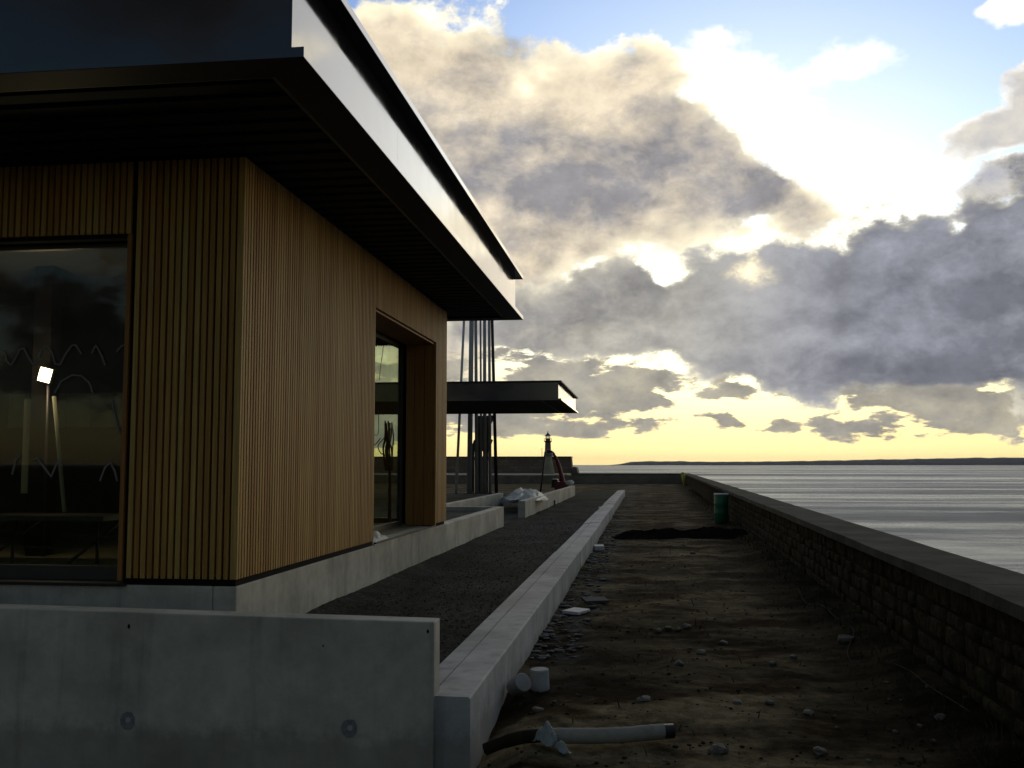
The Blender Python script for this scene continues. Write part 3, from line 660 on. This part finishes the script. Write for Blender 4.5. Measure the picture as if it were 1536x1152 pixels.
hc.tube(spline([(-4.18, 16.3, 2.3), (-4.32, 16.3, 2.12), (-4.40, 16.3, 2.02), (-4.36, 16.3, 1.9), (-4.26, 16.3, 1.85)]), .009, 5)
hc.tube(spline([(-4.56, 16.3, 2.06), (-4.46, 16.3, 2.03), (-4.36, 16.3, 2.14)]), .009, 5); hc.tube(spline([(-4.55, 16.3, 2.24), (-4.48, 16.3, 2.20), (-4.40, 16.3, 2.23), (-4.40, 16.3, 2.6)]), .006, 5)
hc.tube([(-4.20, 16.3, 1.65), (-4.20, 16.32, ZP+.03)], .03, 6)
tag(hc.build('cable_bundle', M['black']), 'dark tangle of looped cables in the lower pane seen through the side opening', 'cables')

def crumple(name, label, cx, cy, cz, lx, ly, h, seed, base=0.0, n=34, rot=0.0, cat='plastic sheet', edge=.5):
    V = []; F = []
    for j in range(n+1):
        for i in range(n+1):
            u = i/n*2-1; v = j/n*2-1; r = math.hypot(u, v)
            f = max(0.0, 1-r**2.2)
            q = Vector((u*1.6+seed, v*1.6, seed*2.1))
            z = h*f*(.55 + .7*abs(noise.noise(q)) + .28*abs(noise.noise(q*2.7))) + .07*h*abs(noise.noise(q*7))
            w = 1 + .30*noise.noise(Vector((math.atan2(v, u)*1.3, seed, 0)))
            x = u*lx*w + .10*lx*noise.noise(q*2.1+Vector((5, 0, 0))); y = v*ly*w + .10*ly*noise.noise(q*2.2+Vector((0, 9, 0)))
            V.append((cx + x*math.cos(rot) - y*math.sin(rot), cy + x*math.sin(rot) + y*math.cos(rot), cz + z))
    for j in range(n):
        for i in range(n):
            if max(abs(i/n*2-1), abs(j/n*2-1)) > .96 and (i*7+j*3+seed) % 3 == 0: continue
            a = j*(n+1)+i; F.append((a, a+1, a+n+2, a+n+1))
    me = bpy.data.meshes.new(name); me.from_pydata(V, [], F); me.materials.append(M['polythene'])
    for pp in me.polygons: pp.use_smooth = True
    o = put_obj(name, me); sol = o.modifiers.new('thickness', 'SOLIDIFY'); sol.thickness = .002
    return tag(o, label, cat)
crumple('plastic_wrap', 'crumpled clear plastic wrap lying on the sill of the side opening', -3.55, 12.85, ZP+.015, .20, .62, .11, 3, rot=.1)

# ------------------------------------------------------------------ low concrete walls
def wallbox(name, label, boxes, material=None, cat='wall', bevel=.012):
    mb = MB()
    for b in boxes: mb.box(*b, bevel=bevel)
    return tag(mb.build(name, material or M['concrete']), label, cat)
# the plinth wall: lies under the pavilion and runs on past it, turning left at its end
wallbox('plinth_wall', 'long low pale concrete wall under the timber slats, ending in a corner beyond the pavilion',
        [(-14.0, PX-.203, PY0, PY0+.25, -.30, ZP), (PX-.20, PX, PY0, 23.6, -.30, ZP), (-4.90, PX-.203, 23.4, 23.598, -.10, ZP)])
MB().box(-14, PX-.21, 16.70, 23.39, .0, .60).build('planter_fill', M['gravel'], kind='structure')
# formwork tie plugs in the retaining wall
rw = empty('retaining_wall', (-1.27, 6.0, 0), 'smooth grey concrete retaining wall across the bottom left, with round tie marks', 'wall')
L_(MB().prism([(0, 0)], 0, 0).build('x', M['concrete'], rw), rw) if False else None
mb = MB()
b = bmesh.new(); bmesh.ops.create_cube(b, size=1)
for v in b.verts:
    X = -14 if v.co.x < 0 else -1.262; Y = 6.0 if v.co.y < 0 else 6.175; Z = -.55 if v.co.z < 0 else (.755 + (.035*(-1.262-X)/3 if X < -2 else 0)); v.co = (X, Y, Z)
bmesh.ops.bevel(b, geom=b.edges[:], offset=.008, segments=2, profile=.5, affect='EDGES'); mb.add(b)
L_(mb.build('body', M['concrete'], rw), rw)
M['plug'] = mat('mortar plug', (.20, .20, .195), .9, var=.3, vscale=30, bump=.6, bscale=90, bdist=.004)
M['plug_core'] = mat('mortar plug core', (.36, .36, .35), .9, var=.2, vscale=30)
for (px, pz) in ((-3.20, .114), (-1.78, .114), (-4.62, .114), (-6.04, .114)):
    mb = MB(); q = []
    for k in range(9): a = k/9*2*math.pi + .3; q.append((math.cos(a)*.050*(1+.22*noise.noise(Vector((k, px, 0)))), math.sin(a)*.058*(1+.22*noise.noise(Vector((k, px, 3))))))
    mb.prism([(px+u, pz+v) for u, v in q], 5.9965, 6.01); L_(mb.build('tie_plug', M['plug'], rw), rw)
    L_(MB().prism([(px+.005+math.cos(k/8*6.283)*.018, pz+.004+math.sin(k/8*6.283)*.018) for k in range(8)], 5.994, 6.01).build('plug_core', M['plug_core'], rw), rw)
for (px, pz, r_) in ((-3.21, .69, .012), (-1.95, .60, .006), (-1.30, .70, .010)):
    L_(MB().prism([(px+math.cos(k/6*6.283)*r_*.7, pz+math.sin(k/6*6.283)*r_*1.3) for k in range(6)], 5.997, 6.01).build('pit_mark', M['membrane'], rw), rw)

# kerb: cast blocks in a line
kb = empty('concrete_kerb', (-1.25, 6.03, 0), 'long pale two-step concrete kerb running away between the gravel path and bare earth', 'kerb')
cuts = [6.03, 16.4, 24.2, 30.6, 36.0, 45.5, 55.6]
for i in range(len(cuts)-1):
    y0, y1 = cuts[i] + (0, .008, .010, .045, .05, .02, .01)[i], cuts[i+1]; dz = [0, -.006, .004, -.004, .006, -.003][i]; dx = [0, .006, -.004, .005, -.006, 0][i]
    nseg = max(2, int((y1-y0)/.5)); b = bmesh.new(); rings = []
    prof = [(-1.455, -.45), (-1.455, .285), (-1.448, .292), (-1.306, .300), (-1.302, .275), (-1.290, .275), (-1.286, .314), (-1.058, .312), (-1.046, .300), (-1.046, -.45)]
    for k in range(nseg+1):
        yy = y0 + (y1-y0)*k/nseg; w = .0035*noise.noise(Vector((yy*.9, i, 0))); h = .004*noise.noise(Vector((yy*.7, i, 5)))
        rings.append([b.verts.new((px+dx+w, yy, pz+(dz+h if pz > 0 else 0))) for px, pz in prof])
    for k in range(nseg):
        for q in range(len(prof)): b.faces.new((rings[k][q], rings[k][(q+1) % len(prof)], rings[k+1][(q+1) % len(prof)], rings[k+1][q]))
    b.faces.new(rings[0]); b.faces.new(rings[-1][::-1])
    mb = MB(); mb.add(b); L_(mb.build('kerb_block', M['kerb'], kb), kb)
L_(MB().box(-1.50, -1.44, 33.0, 33.8, .20, .30, bevel=.01).build('mortar_lump', M['kerb'], kb), kb)
wallbox('low_wall', 'low pale concrete wall left of the path opening, behind the end of the pavilion plinth', [(-5.10, -4.90, 23.602, 34.9, -.1, ZP)])
wallbox('low_wall', 'separate low pale concrete wall beyond the path opening, with plastic sheeting on it', [(-3.44, -3.24, 27.4, 47.5, -.1, ZP)])
crumple('plastic_sheet', 'big crumpled pale plastic sheet heaped behind the separate low concrete wall', -3.9, 33.6, .62, .62, 3.4, .34, 6, rot=.12)
crumple('plastic_sheet', 'long flat strip of pale plastic sheet between the two far low walls', -4.25, 34.6, .38, .80, .55, .42, 9)
tag(MB().tube([(-3.237, 36.2, .20), (-3.232, 36.2, .42)], .05, 8).build('drain_stub', M['black']), 'small dark drain stub in the face of the far low wall', 'pipe')

# ------------------------------------------------------------------ sea wall and end walls
sw = empty('sea_wall', (2.1, 0, 0), 'long dark rubble sea wall with a flat coping between the earth strip and the sea', 'wall')
def sloped(y0, y1, dx0, dx1, z0, z1, wav=0.0):
    b = bmesh.new(); n = max(2, int((y1-y0)/.6)); rings = []
    for k in range(n+1):
        yy = y0+(y1-y0)*k/n; X = wall_x(yy); h = wav*noise.noise(Vector((yy*.45, 0, 0))); w = wav*noise.noise(Vector((yy*.8, 4, 0)))
        rings.append([b.verts.new(p) for p in ((X+dx0+w, yy, z0), (X+dx0+w, yy, z1+h), (X+dx1+w, yy, z1+h*.6), (X+dx1, yy, z0))])
    for k in range(n):
        for q in range(4): b.faces.new((rings[k][q], rings[k][(q+1) % 4], rings[k+1][(q+1) % 4], rings[k+1][q]))
    b.faces.new(rings[0]); b.faces.new(rings[-1][::-1]); mb = MB(); mb.add(b); return mb
ZC = .90
L_(sloped(-12, 91.9, .06, .50, -3.4, ZC-.085).build('core', M['mortar'], sw), sw)
yj = -12.0
while yj < 91:
    ye = min(yj + (2.4 if yj < 30 else 6.0) + .3*math.sin(yj), 91.9)
    cb = sloped(yj, ye-.012, -.03, .56, ZC-.084, ZC, .020); L_(cb.build('coping_stone', M['coping'], sw), sw); yj = ye
def rubble():
    V = []; F = []; r = random.Random(8); z = -.05
    while z < ZC-.10:
        h = .11 + .07*r.random(); h = min(h, ZC-.088-z)
        y = 2.0 + r.random()*.2
        while y < 46:
            w = (.16 + .34*r.random()**1.5)*(1 + y/40); d = .008 + .026*r.random(); j = .010
            a = [(y+j, z+j), (y+w-j, z+j), (y+w-j, z+h-j), (y+j, z+h-j)]
            a = [(p+r.uniform(-.03, .03), q+r.uniform(-.016, .016)) for p, q in a]
            c = ((a[0][0]+a[2][0])/2, (a[0][1]+a[2][1])/2)
            o = len(V)
            for p, q in a: V.append((wall_x(p)+.07, p, q))
            for p, q in a: V.append((wall_x(p)+.06-d*.75, c[0]+(p-c[0])*.90, c[1]+(q-c[1])*.86))
            for p, q in a: V.append((wall_x(p)+.06-d, c[0]+(p-c[0])*.62, c[1]+(q-c[1])*.58))
            for s in (0, 4):
                for k in range(4): F.append((o+s+k, o+s+(k+1) % 4, o+s+4+(k+1) % 4, o+s+4+k))
            F.append((o+8, o+9, o+10, o+11)); y += w
        z += h
    me = bpy.data.meshes.new('rubble_facing'); me.from_pydata(V, [], F); me.materials.append(M['rubble'])
    for p in me.polygons: p.use_smooth = True
    return me
ro = put_obj('rubble_facing', rubble(), sw, 'stuff'); L_(ro, sw)
ew = empty('end_wall', (-3, 92, 0), 'dark stone wall closing the far end of the site, lower than the jetty', 'wall')
L_(MB().box(-6.6, 3.72, 91.95, 92.5, -3.4, .84).build('body', M['end_stone'], ew), ew); L_(MB().box(-6.65, 4.14, 91.9, 92.55, .842, .92, bevel=.01).build('coping', M['coping'], ew), ew)
L_(MB().box(-160, -6.61, 91.95, 92.5, -3.4, .74).build('body', M['end_stone'], ew), ew)
jt = empty('jetty_wall', (-30, 160, 0), 'high brown stone jetty wall in the distance, behind the lighthouse', 'wall')
L_(MB().prism([(-160, -3.4), (-160, 2.80), (-11.55, 2.80), (-11.15, -3.4)], 160, 163).build('body', M['jetty'], jt), jt)
L_(MB().box(-160, -11.5, 159.8, 163.2, 2.802, 3.02).build('coping', M['dark_steel'], jt), jt)
L_(MB().prism([(-11.2, -3.4), (-11.2, 1.36), (-10.6, 1.30), (-10.3, .2), (-10.2, -3.4)], 158.5, 162.5).build('step', M['jetty'], jt), jt)
L_(MB().box(-160, -11.3, 148.01, 159.79, -3.4, .36).build('promenade', M['promenade'], jt), jt)
lh = empty('lighthouse', (-14.3, 150, .3), 'small dark lighthouse with a railed gallery and lantern on the jetty', 'lighthouse')
def LH(name, prof, material, n=20): o = MB().lathe(prof, (-14.29, 150, 0), n).build(name, material, lh); return L_(o, lh)
LH('base', [(1.0, .36), (.85, 1.2), (.62, 2.5), (.58, 2.9)], M['lighthouse_base'])
LH('tower', [(.52, 2.9), (.46, 4.0), (.42, 5.15), (.45, 5.2)], M['lighthouse'])
LH('gallery', [(.42, 5.0), (.58, 5.18), (.60, 5.20), (.60, 5.26), (.4, 5.26)], M['dark_steel'])
rl = MB()
for k in range(12): a = k/12*6.283; rl.tube([(-14.29+.58*math.cos(a), 150+.58*math.sin(a), 5.26), (-14.29+.58*math.cos(a), 150+.58*math.sin(a), 5.62)], .014, 4)
rl.tube([(-14.29+.58*math.cos(k/16*6.283), 150+.58*math.sin(k/16*6.283), 5.62) for k in range(17)], .018, 4); L_(rl.build('railing', M['dark_steel'], lh), lh)
LH('lantern_base', [(.36, 5.26), (.36, 5.62)], M['lighthouse'])
lg = bpy.data.materials.new('lantern glass'); lg.use_nodes = True; lgp = lg.node_tree.nodes['Principled BSDF']; lgp.inputs['Base Color'].default_value = (.9, .9, .8, 1); lgp.inputs['Alpha'].default_value = .25; lgp.inputs['Roughness'].default_value = .1
LH('lantern_glass', [(.32, 5.62), (.32, 6.02)], lg, 8)
ln = MB()
for k in range(6): a = k/6*6.283; ln.tube([(-14.29+.33*math.cos(a), 150+.33*math.sin(a), 5.62), (-14.29+.33*math.cos(a), 150+.33*math.sin(a), 6.04)], .03, 4)
L_(ln.build('lantern_bars', M['dark_steel'], lh), lh)
LH('lantern_roof', [(.46, 6.02), (.30, 6.22), (.10, 6.42), (.05, 6.6), (.03, 6.8)], M['dark_steel'])
tag(MB().tube([(-16.0, 158, .36), (-16.0, 158, 4.35)], .035, 5).build('flagpole', M['dark_steel']), 'thin mast just left of the lighthouse', 'mast')

# ------------------------------------------------------------------ far pavilion roof
CX, CY0, CY1, CL = -3.28, 40.2, 50.7, -24.0
fp = empty('far_pavilion', (-12, 45, 0), 'smaller looking dark flat roofed pavilion farther along the path', 'building')
def Q(name, material, *a, bevel=0.0, kind=None):
    o = BX(name, material, fp, *a, bevel=bevel, kind=kind); return L_(o, fp)
flange(ZS, ZS+.070, 'bottom_flange', fp, CX-.004, CY0+.004, CY1-.004, CL, .30, Q, M['dark_metal'])
Q('edge_trim', M['zinc'], CX-.0035, CX, CY0, CY1, ZS+.002, ZS+.068); Q('edge_trim', M['zinc'], CL, CX-.004, CY0, CY0+.0035, ZS+.002, ZS+.068)
flange(ZR-.060, ZR, 'top_flange', fp, CX, CY0, CY1, CL, .35, Q, M['dark_metal'])
ys = [CY0+INS, 43, 46, 48.4, CY1-INS]
for i in range(4): Q('fascia_panel', M['zinc'], CX-INS-.02, CX-INS, ys[i]+(.01 if i else 0), ys[i+1], ZS+.071, ZR-.061)
for i in range(4): Q('fascia_panel', M['zinc'], CX-INS-.021-5*(i+1)+.01, CX-INS-.021-5*i, CY0+INS, CY0+INS+.02, ZS+.071, ZR-.061)
Q('roof_deck', M['dark_metal'], CL+.2, CX-.22, CY0+.22, CY1-.22, ZS+.08, ZR-.12); Q('soffit', M['soffit'], CL+.3, CX-.302, CY0+.302, CY1-.302, ZS+.045, ZS+.075)
Q('soffit_rim', M['soffit_edge'], CX-.9, CX-.86, CY0+.5, CY1-.5, ZS+.012, ZS+.044)
Q('wall', M['membrane'], -23, -17.04, 42.04, 49, .0, ZS); fs = MB(); x = -17.1
while x > -23: fs.box(x-.023, x+.023, 42.0, 42.034, .765, ZT); x -= .06
y = 42.06
while y < 49: fs.box(-17.035, -17.0, y-.023, y+.023, .765, ZT); y += .06
L_(fs.build('slat_cladding', M['larch'], fp, 'stuff'), fp)

# ------------------------------------------------------------------ tall steel poles behind the far pavilion
poles = [(-9.80, 51.95, -9.42, .075, 'leftmost of the tall steel poles, pale and leaning inward at the top', 'pale_steel'),
         (-9.11, 52.04, -9.02, .14, 'thickest of the tall steel poles, second from the left', 'steel'),
         (-8.72, 52.10, -8.80, .095, 'tall steel pole just right of the thickest one', 'steel'),
         (-8.48, 52.13, -8.55, .060, 'thinnest of the tall steel poles, in the middle of the cluster', 'steel'),
         (-8.31, 52.15, -8.33, .10, 'dark tall steel pole right of the thinnest one', 'steel'),
         (-8.02, 52.18, -8.09, .085, 'tall grey steel pole just left of the rightmost black one', 'steel'),
         (-7.60, 51.60, -7.84, .090, 'rightmost of the tall poles, black and standing apart', 'dark_steel')]
for (x0, y0, xt, r_, lab, mt) in poles:
    o = empty('steel_pole', (x0, y0, .12), lab, 'pole', 'tall steel poles behind the far pavilion'); xe = x0 + (xt-x0)*14/9
    L_(MB().tube([(x0, y0, .20), (xe, y0, 14.0)], [r_, r_*.85], 14).build('shaft', M[mt], o), o)
    L_(MB().box(x0-r_*1.6, x0+r_*1.6, y0-r_*1.6, y0+r_*1.6, .19, .24).build('base_plate', M['dark_steel'], o), o)
    L_(MB().lathe([(r_*.85, 14.0), (r_*.4, 14.08)], (xe, y0, 0), 12).build('cap', M['dark_steel'], o), o)
mf = empty('braced_mast', (-8.6, 53.2, .1), 'dark braced steel frame standing among the tall poles under the far roof', 'frame')
def FR(name, *a): L_(MB().box(*a, bevel=.01).build(name, M['dark_steel'], mf), mf)
FR('mast', -8.86, -8.24, 53.0, 53.5, 2.60, 4.32); FR('crossbeam', -9.16, -8.18, 52.95, 53.5, 2.42, 2.72)
L_(MB().prism([(-8.24, 3.75), (-7.88, 4.34), (-8.24, 4.34)], 53.0, 53.4).build('bracket', M['dark_steel'], mf), mf)
L_(MB().prism([(-8.86, 2.7), (-9.18, 2.6), (-9.05, 3.0), (-8.86, 3.15)], 53.0, 53.4).build('bracket', M['dark_steel'], mf), mf)
FR('leg', -8.92, -8.68, 53.0, 53.4, .1, 2.42); FR('leg', -8.42, -8.26, 53.0, 53.4, .1, 2.42); FR('crossbeam', -9.1, -8.2, 53.05, 53.35, 1.95, 2.10); FR('leg', -9.16, -9.02, 53.0, 53.4, .1, 2.42)
sl = empty('site_lamp_post', (-9.24, 60, 0), 'short post with a small head, right of the steel frame', 'post')
L_(MB().tube([(-9.24, 60, 0), (-9.24, 60, 3.0)], .035, 6).build('shaft', M['dark_steel'], sl), sl); L_(MB().box(-9.33, -9.12, 59.9, 60.1, 2.85, 3.25, bevel=.03, rot=Matrix.Rotation(R(20), 3, 'Y')).build('head', M['dark_steel'], sl), sl)

# ------------------------------------------------------------------ small red crane
cr = empty('red_crane', (-4.2, 50.5, .2), 'small dark red crane with a bent boom, beyond the far low wall', 'crane')
CR = lambda o: L_(o, cr)
CR(MB().tube(spline([(-4.06, 50.5, .75), (-4.16, 50.5, 1.25), (-4.32, 50.5, 1.8), (-4.46, 50.5, 2.1)]), [.13]*6+[.11]*6+[.10]*7, 8).build('boom', M['red'], cr))
CR(MB().tube(spline([(-4.46, 50.5, 2.1), (-4.55, 50.5, 2.26), (-4.70, 50.5, 2.36), (-4.86, 50.5, 2.38)]), [.08]*18+[.05], 8).build('jib', M['dark_steel'], cr))
CR(MB().tube([(-4.62, 50.4, 2.12), (-4.62, 50.4, 2.30)], .07, 6).build('hook_block', M['white'], cr))
CR(MB().box(-4.45, -3.72, 50.1, 50.9, .15, .86, bevel=.06).build('body', M['red'], cr)); CR(MB().box(-4.62, -4.30, 50.2, 50.8, .55, .98, bevel=.04).build('cab', M['black'], cr))
for sy in (50.12, 50.88): CR(MB().box(-4.7, -3.7, sy-.1, sy+.1, .10, .36, bevel=.08).build('track', M['black'], cr))
CR(MB().tube([(-4.95, 50.5, 2.35), (-5.22, 50.6, .2)], .045, 6).build('strut', M['dark_steel'], cr))
b = rock_bm(.20, 4, .65, 2, .3); mb = MB(); mb.add(b); o = mb.build('rubble_sack', M['white'], smooth=True); o.location = (-3.46, 47.0, .86); tag(o, 'small white sack at the far end of the far low wall', 'sack')

# ------------------------------------------------------------------ things on the earth strip
gb = empty('green_barrel', (2.25, 29.9, 0), 'upright green plastic barrel with a pale rim against the sea wall', 'barrel')
L_(MB().lathe([(.185, .02), (.20, .05), (.205, .28), (.212, .30), (.205, .32), (.205, .55), (.212, .57), (.205, .59), (.20, .78), (.19, .82)], (2.22, 29.9, 0), 24).build('body', M['green'], gb, smooth=True), gb)
L_(MB().lathe([(.208, .82), (.212, .84), (.208, .865), (.17, .868), (.165, .84)], (2.22, 29.9, 0), 24).build('rim', M['white'], gb), gb)
yp = empty('yellow_marker_post', (3.2, 80, 0), 'leaning yellow post near the far corner of the sea wall', 'post')
L_(MB().tube([(3.20, 80, 0), (3.02, 80, 1.0)], .15, 10).build('shaft', M['yellow'], yp), yp); L_(MB().lathe([(.16, 1.0), (.16, 1.05), (.06, 1.1)], (3.02, 80, 0), 10).build('cap', M['yellow'], yp), yp)
def mound():
    V = []; F = []; nx, ny = 90, 34
    for j in range(ny+1):
        for i in range(nx+1):
            u = i/nx*2-1; v = j/ny*2-1; x = .82 + u*1.72; y = 24.4 + v*1.05 + .35*u
            prof = max(0, 1-abs(v + .2*noise.noise(Vector((u*3, 0, 2))))**1.7) * max(0, 1-abs(u)**3)
            h = .24*prof*(.62 + .38*(u*.5+.5)) * (1 + .7*noise.noise(Vector((x*1.5, y*1.5, 3)))) + .07*noise.noise(Vector((x*4, y*4, 8)))*prof + .03*noise.noise(Vector((x*14, y*14, 8)))*prof
            V.append((x, y, ground_z(x, y) - .03 + max(h, 0)))
    for j in range(ny):
        for i in range(nx): a = j*(nx+1)+i; F.append((a, a+1, a+nx+2, a+nx+1))
    me = bpy.data.meshes.new('soil_mound'); me.from_pydata(V, [], F); me.materials.append(mat('black soil', (.010, .008, .007), 1.0, bump=.9, bscale=16, bdist=.03, spec=0)); return me
tag(put_obj('soil_mound', mound()), 'long low mound of black soil lying across the earth strip', 'mound')
# wrapped drain pipe
dp = empty('drain_pipe', (-.3, 6.2, .06), 'drain pipe in a pale fabric sleeve lying across the earth in the foreground', 'pipe')
pts = spline([(-.62, 6.17, .065), (-.45, 6.17, .072), (-.28, 6.20, .070), (-.12, 6.225, .075), (-.02, 6.25, .082), (.10, 6.29, .085)], 8)
rad = [.046 + .0035*noise.noise(Vector((i*.7, 0, 0))) for i in range(len(pts))]
L_(MB().tube(pts, rad, 18).build('sleeve', M['sleeve'], dp), dp)
L_(MB().tube([(.101, 6.29, .085), (.16, 6.31, .085)], .043, 18, cap=False).build('pipe_end', M['black'], dp), dp); L_(MB().tube([(.115, 6.295, .085), (.12, 6.297, .085)], .040, 18).build('pipe_core', M['black'], dp), dp)
L_(MB().tube(spline([(-.60, 6.17, .07), (-.74, 6.17, .055), (-.86, 6.175, .02), (-.98, 6.18, -.03)]), [.040]*12+[.036]*7, 14).build('dark_length', M['clod'], dp), dp)
crumple('plastic_bag', 'torn pale plastic tied round the left end of the sleeved drain pipe', -.60, 6.13, .045, .065, .085, .13, 12, n=26, rot=.7, cat='plastic bag')
crumple('plastic_scrap', 'small loose scrap of pale plastic in front of the sleeved drain pipe', -.50, 6.02, .03, .03, .085, .05, 15, n=18, rot=.5, cat='plastic bag')
# two concrete cores
o = MB().lathe([(.068, 0), (.072, .012), (.072, .150), (.066, .160)], (0, 0, 0), 24).build('concrete_core', M['kerb']); o.location = (-.80, 7.72, ground_z(-.8, 7.72)); o.rotation_euler = (R(2), R(-2), 0); tag(o, 'short concrete cylinder standing upright on the earth beside the kerb', 'concrete core')
o = MB().lathe([(.066, 0), (.070, .012), (.070, .14), (.064, .15)], (0, 0, 0), 24).build('concrete_core', M['kerb']); o.location = (-.98, 7.58, ground_z(-.95, 7.6)+.05); o.rotation_euler = (R(20), R(62), R(-30)); tag(o, 'short concrete cylinder lying tipped against the kerb', 'concrete core')
def slab(label, x, y, w, d, h, rz, tx=0, ty=0, m='white', nm='foam_board'):
    o = MB().box(-w/2, w/2, -d/2, d/2, 0, h, bevel=.006).build(nm, M[m]); o.location = (x, y, ground_z(x, y)+.012); o.rotation_euler = (tx, ty, rz); return tag(o, label, 'board')
slab('larger white board offcut lying near the kerb, nearer to the camera', -.80, 11.80, .20, .46, .035, R(-14), R(-3), R(3))
slab('smaller white board offcut lying near the kerb, farther up the strip', -.93, 20.7, .20, .42, .09, R(5))
slab('broken flat dark tile lying just beyond the larger white offcut', -.62, 12.6, .30, .22, .03, R(20), R(6), 0, 'spill', 'broken_tile')
STONES = [(.23,10.73,.055,'leftmost of the row of four pale stones in the middle of the earth strip'),(.33,10.70,.045,'second pale stone from the left in the row of four'),(.43,10.85,.06,'third pale stone from the left in the row of four'),(.13,10.62,.045,'flat pale stone at the left of the row of stones'),
 (.50,9.42,.060,'largest pale stone lying alone on the middle of the earth strip'),(.74,9.97,.045,'dull stone right of the lone large pale one'),(1.87,9.94,.095,'pale round stone in the dark at the foot of the sea wall'),(.28,8.72,.055,'stone in front of the lone large pale one'),
 (-.75,7.07,.05,'small reddish stone in front of the concrete cylinders'),(-.02,7.37,.06,'dark lump of earth and stone behind the sleeved pipe'),(1.08,8.97,.045,'small stone left of the pale round stone near the sea wall'),(1.30,9.30,.04,'small flat stone near the sea wall foot'),
 (.86,7.38,.045,'pale stone right of the sleeved pipe'),(1.10,7.19,.04,'tiny pale stone farther right of the sleeved pipe'),(1.01,6.25,.05,'pale stone at the bottom right corner of the earth strip'),(.64,7.39,.04,'stone behind the black end of the pipe'),(-.99,11.36,.06,'dark rounded stone beside the kerb near the white offcut'),
 (1.92,7.06,.05,'pale stone in the dark at the foot of the nearest stretch of sea wall'),(.92,19.72,.07,'stone on the strip before the black soil mound'),(.42,6.15,.07,'earth covered stone right of the black pipe end')]
for i, (x, y, r_, lab) in enumerate(STONES):
    mb = MB(); mb.add(rock_bm(r_*.82, i*1.7+2, .62, 2, .5)); o = mb.build('stone', M['stone'], smooth=False); o.location = (x, y, ground_z(x, y)+r_*.22); o.rotation_euler = (0, 0, i*1.3); tag(o, lab, 'stone')
tag(MB().tube(spline([(x, y, ground_z(x, y)+.03) for x, y in [(1.98,13.64),(1.93,12.67),(2.0,12.0),(1.98,10.98),(2.02,10.32),(1.78,9.37),(1.76,9.06),(1.94,8.79),(2.05,8.37),(2.06,7.87),(2.08,7.35),(2.07,6.94)]]), .0035, 5).build('loose_wire', M['pebble']), 'thin loose wire lying along the foot of the sea wall', 'wire')
